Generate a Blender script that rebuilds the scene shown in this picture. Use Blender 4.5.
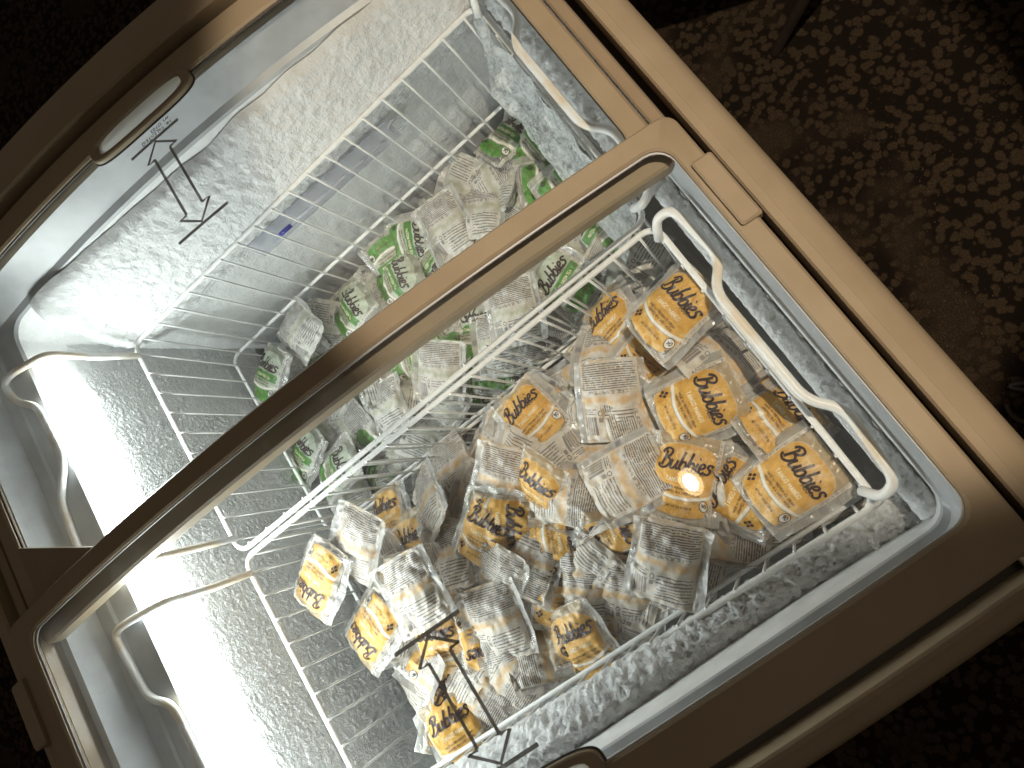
import bpy, bmesh, math, random
from mathutils import Vector, Matrix, Quaternion, noise
random.seed(11)
for o in list(bpy.data.objects):
    bpy.data.objects.remove(o, do_unlink=True)
SC = bpy.context.scene
COL = SC.collection
Z0 = 0.76            # height of the basket rims above the floor; shapes below are written relative to the rims

# ------------------------------------------------------------------ camera
cam_d = bpy.data.cameras.new('camera')
cam = bpy.data.objects.new('camera', cam_d)
COL.objects.link(cam)
CR = ((-0.54337311, -0.75502189, -0.3669981), (-0.79580502, 0.60245577, -0.06116719), (0.26728269, 0.25882232, -0.92820847))
CP = (-0.179773184, 0.0139266192, 0.532075578)
cam.matrix_world = Matrix((
    (CR[0][0], -CR[1][0], -CR[2][0], CP[0]),
    (CR[0][1], -CR[1][1], -CR[2][1], CP[1]),
    (CR[0][2], -CR[1][2], -CR[2][2], CP[2] + Z0),
    (0, 0, 0, 1)))
cam_d.sensor_width = 36.0
cam_d.lens = 36.0 * 713.89 / 1024.0
cam_d.clip_start = 0.01
cam_d.clip_end = 60.0
cam_d.dof.use_dof = True
cam_d.dof.focus_distance = 0.60
cam_d.dof.aperture_fstop = 14.0
SC.camera = cam

# ------------------------------------------------------------------ world, light, exposure
W = bpy.data.worlds.new('World')
SC.world = W
W.use_nodes = True
W.node_tree.nodes['Background'].inputs[0].default_value = (1.0, 0.80, 0.62, 1)
W.node_tree.nodes['Background'].inputs[1].default_value = 0.05
SC.view_settings.view_transform = 'Standard'
SC.view_settings.look = 'None'
SC.view_settings.exposure = 0.4
SC.view_settings.gamma = 1.0
SC.view_settings.use_curve_mapping = False
SC.render.engine = 'CYCLES'
SC.cycles.use_denoising = True
SC.cycles.max_bounces = 8
SC.cycles.use_adaptive_sampling = True
SC.cycles.adaptive_threshold = 0.03
SC.cycles.transparent_max_bounces = 32
SC.cycles.caustics_reflective = False
SC.cycles.caustics_refractive = False
SC.cycles.sample_clamp_indirect = 6.0
SPOT_POS = Vector((-0.135, -0.47, 1.64 + Z0))
SPOT_AIM = Vector((0.095, -0.18, 0.10 + Z0))
SPOT_POWER = 78.0
LED_STRENGTH = 24.0

# ------------------------------------------------------------------ node helpers
class Sock:
    def __init__(s, t, v): s.t, s.v = t, v
    def _op(s, op, a, b=None, c=None, clamp=False):
        n = s.t.nodes.new('ShaderNodeMath'); n.operation = op; n.use_clamp = clamp
        for i, q in enumerate((a, b, c)):
            if q is None: continue
            if isinstance(q, Sock): s.t.links.new(q.v, n.inputs[i])
            else: n.inputs[i].default_value = q
        return Sock(s.t, n.outputs[0])
    def __add__(s, o): return s._op('ADD', s, o)
    def __radd__(s, o): return s._op('ADD', o, s)
    def __sub__(s, o): return s._op('SUBTRACT', s, o)
    def __rsub__(s, o): return s._op('SUBTRACT', o, s)
    def __mul__(s, o): return s._op('MULTIPLY', s, o)
    def __rmul__(s, o): return s._op('MULTIPLY', s, o)
    def __truediv__(s, o): return s._op('DIVIDE', s, o)
    def gt(s, o): return s._op('GREATER_THAN', s, o)
    def lt(s, o): return s._op('LESS_THAN', s, o)
    def floor(s): return s._op('FLOOR', s)
    def frac(s): return s._op('FRACT', s)
    def abs(s): return s._op('ABSOLUTE', s)
    def max(s, o): return s._op('MAXIMUM', s, o)
    def min(s, o): return s._op('MINIMUM', s, o)
    def pow(s, o): return s._op('POWER', s, o)
    def clamp(s): return s._op('ADD', s, 0.0, clamp=True)
    def step(s, a, b):
        n = s.t.nodes.new('ShaderNodeMapRange'); n.interpolation_type = 'SMOOTHSTEP'
        s.t.links.new(s.v, n.inputs[0]); n.inputs[1].default_value = a; n.inputs[2].default_value = b
        return Sock(s.t, n.outputs[0])
    def between(s, a, b, e=0.3): return s.step(a - e, a + e) * (1.0 - s.step(b - e, b + e))

class Mat:
    def __init__(m, name):
        m.mat = bpy.data.materials.new(name); m.mat.use_nodes = True
        m.t = m.mat.node_tree; m.t.nodes.clear()
        m.out = m.t.nodes.new('ShaderNodeOutputMaterial')
    def n(m, typ, **kw):
        q = m.t.nodes.new(typ)
        for k, v in kw.items(): setattr(q, k, v)
        return q
    def put(m, sock, val):
        if isinstance(val, Sock): m.t.links.new(val.v, sock)
        elif val is None: pass
        elif hasattr(val, 'is_linked'): m.t.links.new(val, sock)
        else: sock.default_value = val
    def coord(m, kind='Object'):
        return m.n('ShaderNodeTexCoord').outputs[kind]
    def uv(m):
        s = m.n('ShaderNodeSeparateXYZ'); m.t.links.new(m.coord('UV'), s.inputs[0])
        return Sock(m.t, s.outputs[0]), Sock(m.t, s.outputs[1])
    def vec(m, x, y, z=0.0):
        c = m.n('ShaderNodeCombineXYZ')
        for i, q in enumerate((x, y, z)): m.put(c.inputs[i], q)
        return c.outputs[0]
    def noise(m, vec, scale, detail=3.0, rough=0.55, dist=0.0):
        q = m.n('ShaderNodeTexNoise'); m.put(q.inputs['Vector'], vec)
        q.inputs['Scale'].default_value = scale; q.inputs['Detail'].default_value = detail
        q.inputs['Roughness'].default_value = rough; q.inputs['Distortion'].default_value = dist
        return Sock(m.t, q.outputs['Fac'])
    def vor(m, vec, scale, feature='F1', rnd=1.0):
        q = m.n('ShaderNodeTexVoronoi'); q.feature = feature; m.put(q.inputs['Vector'], vec)
        q.inputs['Scale'].default_value = scale; q.inputs['Randomness'].default_value = rnd
        return Sock(m.t, q.outputs['Distance'])
    def mix(m, fac, a, b):
        q = m.n('ShaderNodeMix'); q.data_type = 'RGBA'
        m.put(q.inputs[0], fac)
        for i, c in ((6, a), (7, b)):
            if isinstance(c, tuple): q.inputs[i].default_value = (*c[:3], 1)
            else: m.t.links.new(c, q.inputs[i])
        return q.outputs[2]
    def bump(m, h, strength=0.3, dist=0.001):
        q = m.n('ShaderNodeBump'); q.inputs['Strength'].default_value = strength; q.inputs['Distance'].default_value = dist
        m.put(q.inputs['Height'], h); return q.outputs[0]
    def pbr(m, col, rough=0.5, metal=0.0, spec=0.5, normal=None, **kw):
        q = m.n('ShaderNodeBsdfPrincipled')
        if isinstance(col, tuple): q.inputs['Base Color'].default_value = (*col[:3], 1)
        else: m.put(q.inputs['Base Color'], col)
        m.put(q.inputs['Roughness'], rough); m.put(q.inputs['Metallic'], metal); m.put(q.inputs['Specular IOR Level'], spec)
        if normal is not None: m.put(q.inputs['Normal'], normal)
        for k, v in kw.items(): m.put(q.inputs[k], v)
        return q.outputs[0]
    def mixs(m, fac, a, b):
        q = m.n('ShaderNodeMixShader'); m.put(q.inputs[0], fac); m.t.links.new(a, q.inputs[1]); m.t.links.new(b, q.inputs[2])
        return q.outputs[0]
    def done(m, sh):
        m.t.links.new(sh, m.out.inputs[0]); return m.mat

def plain(name, col, rough=0.5, metal=0.0, spec=0.5, grain=0.0, gscale=900.0, var=0.12):
    m = Mat(name); c = m.coord()
    k = m.noise(c, 35.0, 4.0)
    colr = m.mix(k.step(0.25, 0.8), tuple(q * (1 - var) for q in col), tuple(q * (1 + var) for q in col))
    nrm = m.bump(m.noise(c, gscale, 2.0), grain, 0.0006) if grain else None
    return m.done(m.pbr(colr, k * 0.12 + (rough - 0.06), metal, spec, nrm))

M = {}
def mat_tan():
    m = Mat('tan_plastic'); c = m.coord()
    k = m.noise(c, 22.0, 5.0, 0.6); g = m.noise(c, 6.0, 4.0)
    sv = m.n('ShaderNodeVectorMath', operation='MULTIPLY'); m.t.links.new(c, sv.inputs[0]); sv.inputs[1].default_value = (60.0, 900.0, 60.0)
    sc = m.noise(sv.outputs[0], 1.0, 2.0).step(0.70, 0.74) * g.step(0.52, 0.62)
    dust = m.noise(c, 900.0, 2.0).step(0.72, 0.80) * k.step(0.45, 0.65)
    col = m.mix(k.step(0.25, 0.8), (0.318, 0.247, 0.160), (0.360, 0.283, 0.188))
    col = m.mix(sc * 0.35 + dust * 0.25, col, (0.52, 0.44, 0.34))
    return m.done(m.pbr(col, k * 0.22 + g * 0.10 + 0.26, 0, 0.5, m.bump(m.noise(c, 1400.0, 2.0), 0.10, 0.0006)))
M['tan'] = mat_tan()
M['tan_rail'] = plain('tan_rail', (0.30, 0.228, 0.15), 0.30, 0, 0.5, 0.05, 1400.0, 0.06)
M['cabinet'] = plain('cabinet_paint', (0.22, 0.155, 0.10), 0.4, 0, 0.5, 0.1)
M['dark_seal'] = plain('dark_rubber_seal', (0.06, 0.052, 0.045), 0.5)
M['grey_seal'] = plain('grey_glass_seal', (0.50, 0.50, 0.49), 0.45)
M['collar'] = plain('grey_plastic_collar', (0.43, 0.445, 0.46), 0.38, 0, 0.5, 0.08)
M['dark_wood'] = plain('dark_chair_wood', (0.055, 0.042, 0.032), 0.5)
M['cable'] = plain('dark_cable', (0.045, 0.036, 0.03), 0.6)
M['ink'] = plain('dark_ink', (0.045, 0.028, 0.030), 0.4)
M['text_brown'] = plain('brown_ink', (0.16, 0.075, 0.03), 0.4)
M['text_pale'] = plain('pale_ink', (0.85, 0.78, 0.55), 0.4)
M['lamp_housing'] = plain('lamp_housing', (0.05, 0.05, 0.05), 0.4, 0.5)

def mat_liner():
    m = Mat('frosted_aluminium_liner'); c = m.coord()
    s = m.n('ShaderNodeSeparateXYZ'); m.t.links.new(c, s.inputs[0])
    z = Sock(m.t, s.outputs[2])
    n1 = m.noise(c, 55.0, 5.0, 0.65)
    n2 = m.noise(c, 420.0, 3.0, 0.7)
    frost = (n1 * 0.9 + n2 * 0.55).step(0.58, 0.95)
    col = m.mix(frost, (0.76, 0.77, 0.77), (0.88, 0.885, 0.89))
    rough = frost * 0.45 + 0.33
    nb = m.bump(n2 + n1, 0.5, 0.002)
    return m.done(m.pbr(col, rough, 0.0, 0.5, nb))
M['liner'] = mat_liner()

def mat_frost(name, tint=(0.95, 0.96, 0.965), b=0.9, sc=330.0, spec=0.3):
    m = Mat(name); c = m.coord()
    n1 = m.noise(c, sc, 5.0, 0.7); n2 = m.noise(c, sc * 0.22, 4.0)
    col = m.mix((n1 * 0.5 + n2 * 0.6).step(0.35, 0.75), tuple(q * 0.88 for q in tint), tint)
    return m.done(m.pbr(col, 0.8, 0, spec, m.bump(n1 + n2 * 0.6, b, 0.0036)))
M['frost'] = mat_frost('rime_frost')
M['rear_frost'] = mat_frost('rear_wall_frost', (0.86, 0.87, 0.875), 0.9, 420.0, 0.06)
M['thin_frost'] = mat_frost('thin_grey_frost', (0.86, 0.87, 0.87), 0.6, 260.0)

def mat_ice():
    m = Mat('clear_crusted_ice'); c = m.coord()
    n1 = m.noise(c, 240.0, 5.0, 0.7); n2 = m.noise(c, 60.0, 4.0, 0.6)
    nb = m.bump(n1 + n2, 1.0, 0.003)
    body = m.pbr((0.80, 0.83, 0.83), 0.28, 0, 0.6, nb)
    tr = m.n('ShaderNodeBsdfTransparent').outputs[0]
    return m.done(m.mixs((n1 * 0.55 + n2 * 0.75).step(0.42, 0.80) * 0.72 + 0.26, tr, body))
M['ice'] = mat_ice()

def mat_wire():
    m = Mat('white_coated_wire'); c = m.coord()
    n1 = m.noise(c, 180.0, 3.0); n2 = m.noise(c, 700.0, 3.0, 0.7)
    col = m.mix(n1.step(0.3, 0.7), (0.80, 0.80, 0.785), (0.88, 0.88, 0.87))
    return m.done(m.pbr(col, 0.38, 0, 0.5, m.bump(n2, 0.35, 0.0006)))
M['wire'] = mat_wire()

def mat_wire_worn():
    m = Mat('worn_handle_wire'); c = m.coord()
    n1 = m.noise(c, 26.0, 3.0)
    col = m.mix(n1.step(0.48, 0.62), (0.86, 0.86, 0.85), (0.76, 0.66, 0.53))
    return m.done(m.pbr(col, 0.36, 0, 0.5))
M['wire_worn'] = mat_wire_worn()

def mat_glass(name, dirt=0.05):
    m = Mat(name); c = m.coord()
    fr = m.n('ShaderNodeFresnel'); fr.inputs[0].default_value = 1.5
    # a pane seen from below has the air on the other side: keep the same index both ways
    geo = m.n('ShaderNodeNewGeometry')
    lw = m.n('ShaderNodeLayerWeight'); lw.inputs[0].default_value = 0.5
    f = Sock(m.t, lw.outputs['Facing'])
    refl = f.pow(5.0) * 0.95 + 0.042
    gl = m.n('ShaderNodeBsdfGlossy'); gl.inputs['Roughness'].default_value = 0.012
    tr = m.n('ShaderNodeBsdfTransparent'); tr.inputs[0].default_value = (0.972, 0.985, 0.980, 1)
    df = m.n('ShaderNodeBsdfDiffuse'); df.inputs[0].default_value = (0.75, 0.75, 0.73, 1)
    n1 = m.noise(c, 7.0, 5.0, 0.6, 0.4); n2 = m.noise(c, 160.0, 2.0, 0.8)
    spk = m.vor(c, 210.0).lt(0.10)
    sx = m.n('ShaderNodeVectorMath', operation='MULTIPLY'); m.t.links.new(c, sx.inputs[0]); sx.inputs[1].default_value = (5.0, 55.0, 1.0)
    wipe = m.noise(sx.outputs[0], 1.0, 4.0, 0.65, 0.5)
    smear = n1.step(0.45, 0.75) * dirt * (wipe.step(0.35, 0.7) * 1.2 + 0.3) + n2.step(0.74, 0.80) * 0.08 + spk * n1.step(0.5, 0.6) * 0.16
    tl = m.n('ShaderNodeBsdfTranslucent'); tl.inputs[0].default_value = (0.75, 0.75, 0.73, 1)
    base = m.mixs(smear + 0.012, tr.outputs[0], m.mixs(0.5, df.outputs[0], tl.outputs[0]))  # even base haze added to imitate the light strip's bloom over the glass
    return m.done(m.mixs(refl, base, gl.outputs[0]))
M['glass'] = mat_glass('lid_glass')

def mat_emit(name, col, st):
    m = Mat(name); e = m.n('ShaderNodeEmission'); e.inputs[0].default_value = (*col, 1); e.inputs[1].default_value = st
    return m.done(e.outputs[0])
M['led'] = mat_emit('led_light_cover', (0.93, 1.0, 0.985), LED_STRENGTH)
M['bulb'] = mat_emit('warm_bulb', (1.0, 0.84, 0.60), 75.0)
M['reflector'] = mat_emit('glowing_lamp_reflector', (1.0, 0.70, 0.38), 7.0)  # ring emits by itself, giving the mirrored bulb a soft glow

def mat_carpet():
    m = Mat('patterned_carpet'); c = m.coord()
    warp = m.n('ShaderNodeMixRGB')
    w = m.n('ShaderNodeTexNoise'); w.inputs['Scale'].default_value = 55.0; w.inputs['Detail'].default_value = 3.0
    m.t.links.new(c, w.inputs['Vector'])
    add = m.n('ShaderNodeVectorMath', operation='MULTIPLY_ADD')
    m.t.links.new(w.outputs['Color'], add.inputs[0]); add.inputs[1].default_value = (0.010, 0.010, 0); m.t.links.new(c, add.inputs[2])
    v = m.vor(add.outputs[0], 66.0)
    big = m.noise(c, 3.2, 3.0)
    fine = m.noise(c, 420.0, 3.0, 0.7)
    blot = 1.0 - (v + (m.noise(c, 210.0, 3.0, 0.7) - 0.5) * 0.5).step(0.42, 0.54)
    worn = big.step(0.47, 0.56)
    speck = fine.step(0.42, 0.66)
    mask = blot * (1.0 - worn) * (0.45 + speck * 0.55) + worn * (speck * 0.55 + 0.28)
    col = m.mix(mask.clamp(), (0.016, 0.011, 0.0075), (0.092, 0.063, 0.037))
    gold = m.noise(c, 260.0, 2.0).gt(0.69) * m.noise(c, 9.0, 2.0).step(0.5, 0.6)
    col = m.mix(gold * 0.7, col, (0.22, 0.14, 0.075))
    return m.done(m.pbr(col, 0.95, 0, 0.1, m.bump(fine, 0.9, 0.004)))
M['carpet'] = mat_carpet()

# ---- printed film
def mat_film_front(name, deep, mid, pale, up=None):
    m = Mat(name); u, v = m.uv(); c = m.coord()
    u = u * 1.26
    wob = m.noise(m.vec(u, v), 0.16, 3.0)
    k = (wob - 0.5) * 5.0
    body = (u.abs() + k).between(-60.0, 27.0, 1.5)
    e1 = (u / 29.0); e2 = (v - 1.0 + k * 0.4) / 26.0
    upper = (1.0 - (e1.abs().pow(3.6) + e2.abs().pow(3.6)).step(0.84, 1.02)) * v.between(-12.5, 60.0, 0.4)
    arc = v - u * u * 0.006
    lower = (u.abs() * 0.8 + v.abs() * 0.3 + k).between(-60.0, 27.0, 1.0) * arc.between(-29.0, -15.5, 0.6)
    line = body * arc.between(-15.2, -12.6, 0.5)
    band = body * v.between(-4.2, 5.0, 0.8)
    fl = m.noise(m.vec(u, v), 0.22, 4.0, 0.6, 1.2)
    col = m.mix(fl.step(0.3, 0.72), deep, mid)
    col = m.mix((u / 27.0).abs().step(0.5, 1.05) * 0.45, col, deep)
    if up: col = m.mix(v.between(-13.0, 40.0, 1.0) * (0.75 + wob * 0.25 if False else 0.88), col, up)
    col = m.mix(band * (0.95 if up else 0.55), col, deep)
    col = m.mix(line, col, (0.80, 0.76, 0.68))
    top = body * v.between(6.0, 34.0, 1.5) * (1.0 - upper)
    col = m.mix(top * 0.9, col, pale)
    gut = u.abs().between(27.5, 29.6, 0.3)
    tick = gut * m.noise(m.vec(u * 0.2, v), 1.1, 2.0).step(0.45, 0.6)
    rim = u.abs().between(27.0, 30.5, 0.4) * 0.75
    op = (upper.max(lower).max(line) * 0.95 + top * 0.34).max(rim).max(tick)
    op = (op * 0.86 + 0.17).min(1.0)
    base = m.mix(rim, col, (0.72, 0.70, 0.66))
    base = m.mix(tick * 0.8, base, (0.09, 0.07, 0.06))
    off = 1.0 - upper.max(lower).max(line).max(top).max(rim)
    base = m.mix(off.clamp(), base, (0.74, 0.72, 0.68))
    rnd = Sock(m.t, m.n('ShaderNodeObjectInfo').outputs['Random'])
    rime = (m.noise(c, 60.0, 5.0, 0.7) + rnd * 0.16).step(0.60, 0.80) * 0.26
    base = m.mix(rime, base, (0.74, 0.73, 0.71))
    cr = (m.noise(c, 75.0, 4.0, 0.55, 0.8) - 0.5).abs()
    nb = m.bump(cr, 0.55, -0.0032)
    pr = m.pbr(base, 0.42, 0, 0.40, nb)
    gl = m.n('ShaderNodeBsdfGlossy'); gl.inputs['Roughness'].default_value = 0.16; m.t.links.new(nb, gl.inputs['Normal'])
    tr = m.n('ShaderNodeBsdfTransparent'); tr.inputs[0].default_value = (0.97, 0.97, 0.96, 1)
    clear = m.mixs(0.075, tr.outputs[0], gl.outputs[0])
    return m.done(m.mixs(op, clear, pr))

def mat_film_back(name, peach, tint):
    m = Mat(name); u0, v = m.uv(); c = m.coord()
    u = u0 * -1.26
    panel = u.abs().between(-60.0, 30.0, 0.3)
    def lines(v0, v1, pitch, ua, ub, dens, fill, seed):
        row = ((v - v0) / pitch)
        rid = row.floor(); fr = row.frac()
        on = fr.between(0.5 - fill / 2, 0.5 + fill / 2, 0.10) * v.between(v0, v1, 0.05)
        words = m.noise(m.vec(u * 0.30, rid * 7.31 + seed), 1.0, 2.0).step(dens - 0.04, dens + 0.04)
        let = m.noise(m.vec(u * 1.5, rid * 3.17 + seed), 1.0, 1.0).step(0.30, 0.44)
        end = m.noise(m.vec(rid * 1.7 + seed, 0.0), 1.0, 0.0)
        return on * words * let * u.between(ua, ub, 0.2) * u.lt(end * 16.0 + (ub - 9.0))
    upper = lines(9.0, 30.5, 1.75, -28.0, 28.0, 0.37, 0.56, 2.0)
    lower = lines(-29.0, -6.0, 2.75, -7.0, 27.0, 0.38, 0.38, 9.0)
    small = lines(-10.5, -5.0, 1.7, -28.0, -15.0, 0.36, 0.5, 5.0)
    smud = m.noise(m.vec(u * 0.6, v), 0.55, 4.0, 0.7).step(0.44, 0.54) * v.between(5.4, 8.6, 0.5) * u.between(-24.0, 22.0, 1.0)
    bars = m.noise(m.vec(u * 1.15, 3.0), 1.0, 1.0).gt(0.47) * u.between(-28.5, -15.5, 0.1) * v.between(-27.0, -12.0, 0.1)
    icx, icy = u + 11.3, v + 9.5
    ring = (icx * icx + icy * icy).pow(0.5).between(1.5, 2.3, 0.15)
    icy2 = v + 14.6
    sq = icx.abs().lt(2.1) * icy2.abs().lt(2.0) * 0.75
    mot0 = m.noise(m.vec(u, v), 0.10, 2.0)
    ink = upper.max(lower).max(small).max(bars * 0.85).max(ring).max(sq).max(smud * 0.8)
    rnd = Sock(m.t, m.n('ShaderNodeObjectInfo').outputs['Random']); rnd2 = (rnd * 7.31).frac()
    win = (v + (mot0 - 0.5) * 9.0 + (rnd2 - 0.5) * 3.0).between(-2.4, 4.2, 2.2) * panel * (mot0.step(0.30, 0.55) * 0.7 + 0.3)
    seam = v.between(3.2, 5.8, 0.3) * panel
    mot = m.noise(m.vec(u, v), 0.12, 3.0)
    paper = m.mix(mot.step(0.35, 0.75), (0.70, 0.67, 0.63), tint)
    col = m.mix(win * 0.85, paper, peach)
    col = m.mix(seam * 0.35, col, (0.60, 0.55, 0.50))
    col = m.mix(ink * 0.86 * panel, col, (0.075, 0.068, 0.085))
    rime = (m.noise(c, 60.0, 5.0, 0.7) + rnd * 0.16).step(0.60, 0.80) * 0.26
    col = m.mix(rime, col, (0.70, 0.69, 0.67))
    col = m.mix(rnd2 * 0.22, col, (0.34, 0.29, 0.24))
    flap = 1.0 - panel
    col = m.mix(flap, col, (0.68, 0.66, 0.63))
    tab = u.abs().between(31.0, 37.0, 0.4) * v.between(3.0, 8.5, 0.3)
    col = m.mix(tab * 0.75, col, (0.12, 0.12, 0.15))
    op = panel * 0.93 + flap * 0.40 + tab * 0.3
    cr = (m.noise(c, 75.0, 4.0, 0.55, 0.8) - 0.5).abs()
    nb = m.bump(cr, 0.55, -0.0032)
    pr = m.pbr(col, 0.44, 0, 0.36, nb)
    gl = m.n('ShaderNodeBsdfGlossy'); gl.inputs['Roughness'].default_value = 0.16; m.t.links.new(nb, gl.inputs['Normal'])
    tr = m.n('ShaderNodeBsdfTransparent'); tr.inputs[0].default_value = (0.97, 0.97, 0.96, 1)
    clear = m.mixs(0.08, tr.outputs[0], gl.outputs[0])
    return m.done(m.mixs(op.clamp(), clear, pr))
M['o_front'] = mat_film_front('mango_film_front', (0.62, 0.325, 0.055), (0.75, 0.49, 0.17), (0.70, 0.55, 0.34))
M['o_back'] = mat_film_back('mango_film_back', (0.68, 0.44, 0.20), (0.70, 0.60, 0.46))
M['g_front'] = mat_film_front('green_tea_film_front', (0.065, 0.205, 0.03), (0.13, 0.31, 0.06), (0.50, 0.53, 0.43), (0.50, 0.53, 0.44))
M['g_back'] = mat_film_back('green_tea_film_back', (0.44, 0.45, 0.34), (0.52, 0.54, 0.47))  # paper tone lowered, puts the dimmer light deep in the basket into the colour
M['o_mochi'] = plain('mango_mochi_dough', (0.72, 0.45, 0.18), 0.6)
M['g_mochi'] = plain('green_tea_mochi_dough', (0.33, 0.34, 0.16), 0.6)
M['badge'] = plain('white_badge', (0.75, 0.73, 0.70), 0.4)
M['blue_ink'] = plain('blue_liquid', (0.03, 0.03, 0.30), 0.3)

def mat_pocket():
    m = Mat('pale_translucent_pocket'); c = m.coord()
    tl = m.n('ShaderNodeBsdfTranslucent'); tl.inputs[0].default_value = (0.85, 0.84, 0.80, 1)
    return m.done(m.mixs(0.35, tl.outputs[0], m.pbr((0.72, 0.71, 0.68), 0.3, 0, 0.5, m.bump(m.noise(c, 90.0, 2.0), 0.2, 0.001))))
M['handle_pocket'] = mat_pocket()

def mat_clear(name, col, op, rough=0.15):
    m = Mat(name)
    tr = m.n('ShaderNodeBsdfTransparent')
    return m.done(m.mixs(op, tr.outputs[0], m.pbr(col, rough, 0, 0.6)))
def mat_decal():
    m = Mat('decal_ink'); c = m.coord()
    tr = m.n('ShaderNodeBsdfTransparent'); tl = m.n('ShaderNodeBsdfTranslucent'); tl.inputs[0].default_value = (0.08, 0.072, 0.062, 1)
    body = m.mixs(0.5, tl.outputs[0], m.pbr((0.24, 0.215, 0.185), 0.5))
    return m.done(m.mixs(m.noise(c, 160.0, 3.0).step(0.2, 0.8) * 0.10 + 0.88, tr.outputs[0], body))
M['decal_ink'] = mat_decal()
M['sleeve'] = mat_clear('clear_plastic_sleeve', (0.52, 0.54, 0.62), 0.42)

# ------------------------------------------------------------------ mesh helpers
def mesh_obj(name, verts, faces, mat, parent=None, smooth=True, sharp=0.6):
    me = bpy.data.meshes.new(name)
    me.from_pydata([tuple(v) for v in verts], [], faces)
    mats = mat if isinstance(mat, (list, tuple)) else [mat]
    for q in mats: me.materials.append(q)
    if smooth:
        me.polygons.foreach_set('use_smooth', [True] * len(me.polygons))
        if sharp: me.set_sharp_from_angle(angle=sharp)
    me.update()
    o = bpy.data.objects.new(name, me)
    COL.objects.link(o)
    if parent is not None: o.parent = parent
    else: o.location.z = Z0
    return o

def empty(name, loc):
    o = bpy.data.objects.new(name, None); COL.objects.link(o)
    o.location = loc; o.empty_display_size = 0.05
    return o

def tag(o, label=None, cat=None, group=None, kind=None):
    if label: o['label'] = label
    if cat: o['category'] = cat
    if group: o['group'] = group
    if kind: o['kind'] = kind
    return o

def catmull(pts, n=6, closed=False):
    P = [Vector(p) for p in pts]; out = []
    N = len(P)
    segs = N if closed else N - 1
    for i in range(segs):
        if closed: a, b, c, d = P[i - 1], P[i], P[(i + 1) % N], P[(i + 2) % N]
        else: a, b, c, d = P[max(i - 1, 0)], P[i], P[i + 1], P[min(i + 2, N - 1)]
        for k in range(n):
            t = k / n
            out.append(0.5 * ((2 * b) + (c - a) * t + (2 * a - 5 * b + 4 * c - d) * t * t + (3 * b - a - 3 * c + d) * t ** 3))
    if not closed: out.append(P[-1])
    return out

def round_path(pts, r=0.006, n=4):
    P = [Vector(p) for p in pts]; out = [P[0]]
    for i in range(1, len(P) - 1):
        a, b, c = P[i - 1], P[i], P[i + 1]
        ra = min(r, (b - a).length * 0.45); rc = min(r, (c - b).length * 0.45)
        s = b + (a - b).normalized() * ra; e = b + (c - b).normalized() * rc
        for k in range(n + 1):
            t = k / n
            out.append((1 - t) ** 2 * s + 2 * t * (1 - t) * b + t * t * e)
    out.append(P[-1])
    return out

def tube_data(path, r, sides=8, closed=False, jitter=0.0, verts=None, faces=None):
    verts = [] if verts is None else verts; faces = [] if faces is None else faces
    P = [Vector(p) for p in path]; N = len(P); base = len(verts)
    up = None
    for i, p in enumerate(P):
        if closed: d = P[(i + 1) % N] - P[i - 1]
        else: d = P[min(i + 1, N - 1)] - P[max(i - 1, 0)]
        d.normalize()
        if up is None: up = Vector((0, 0, 1)) if abs(d.z) < 0.9 else Vector((1, 0, 0))
        s = d.cross(up)
        if s.length < 1e-6: s = d.cross(Vector((0, 1, 0.3)))
        s.normalize(); up = s.cross(d).normalized()
        for k in range(sides):
            a = 2 * math.pi * k / sides
            rr = r * (1 + (jitter * noise.noise(p * 260 + Vector((k * 3.1, 0, 0))) if jitter else 0))
            verts.append(p + s * math.cos(a) * rr + up * math.sin(a) * rr)
    for i in range(N if closed else N - 1):
        for k in range(sides):
            a = base + i * sides + k; b = base + i * sides + (k + 1) % sides
            c = base + ((i + 1) % N) * sides + (k + 1) % sides; d = base + ((i + 1) % N) * sides + k
            faces.append((a, b, c, d))
    if not closed:
        faces.append(tuple(base + k for k in range(sides))[::-1])
        faces.append(tuple(base + (N - 1) * sides + k for k in range(sides)))
    return verts, faces

def tube(name, path, r, mat, parent, sides=8, closed=False, jitter=0.0):
    v, f = tube_data(path, r, sides, closed, jitter)
    return mesh_obj(name, v, f, mat, parent, True, None)

def grid_faces(nu, nv, base=0, flip=False, wrap=False):
    F = []
    for i in range(nu - 1):
        for j in range(nv - 1):
            a = base + i * nv + j; q = (a, a + 1, a + nv + 1, a + nv)
            F.append(q[::-1] if flip else q)
    return F

def zl(y): return 0.095 + 0.305 * y - 0.36 * y * y      # curved, slanted surface the lids run on

def rrect(x0, x1, y0, y1, r, nx=10, ny=30, nc=5):
    """counter-clockwise rounded rectangle, same point count for equal nx, ny, nc"""
    out = []
    def line(a, b, n):
        for k in range(n): t = k / n; out.append((a[0] + (b[0] - a[0]) * t, a[1] + (b[1] - a[1]) * t))
    def arc(cx, cy, a0):
        for k in range(nc): a = a0 + math.pi / 2 * k / nc; out.append((cx + r * math.cos(a), cy + r * math.sin(a)))
    line((x0 + r, y0), (x1 - r, y0), nx); arc(x1 - r, y0 + r, -math.pi / 2)
    line((x1, y0 + r), (x1, y1 - r), ny); arc(x1 - r, y1 - r, 0)
    line((x1 - r, y1), (x0 + r, y1), nx); arc(x0 + r, y1 - r, math.pi / 2)
    line((x0, y1 - r), (x0, y0 + r), ny); arc(x0 + r, y0 + r, math.pi)
    return out

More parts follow.
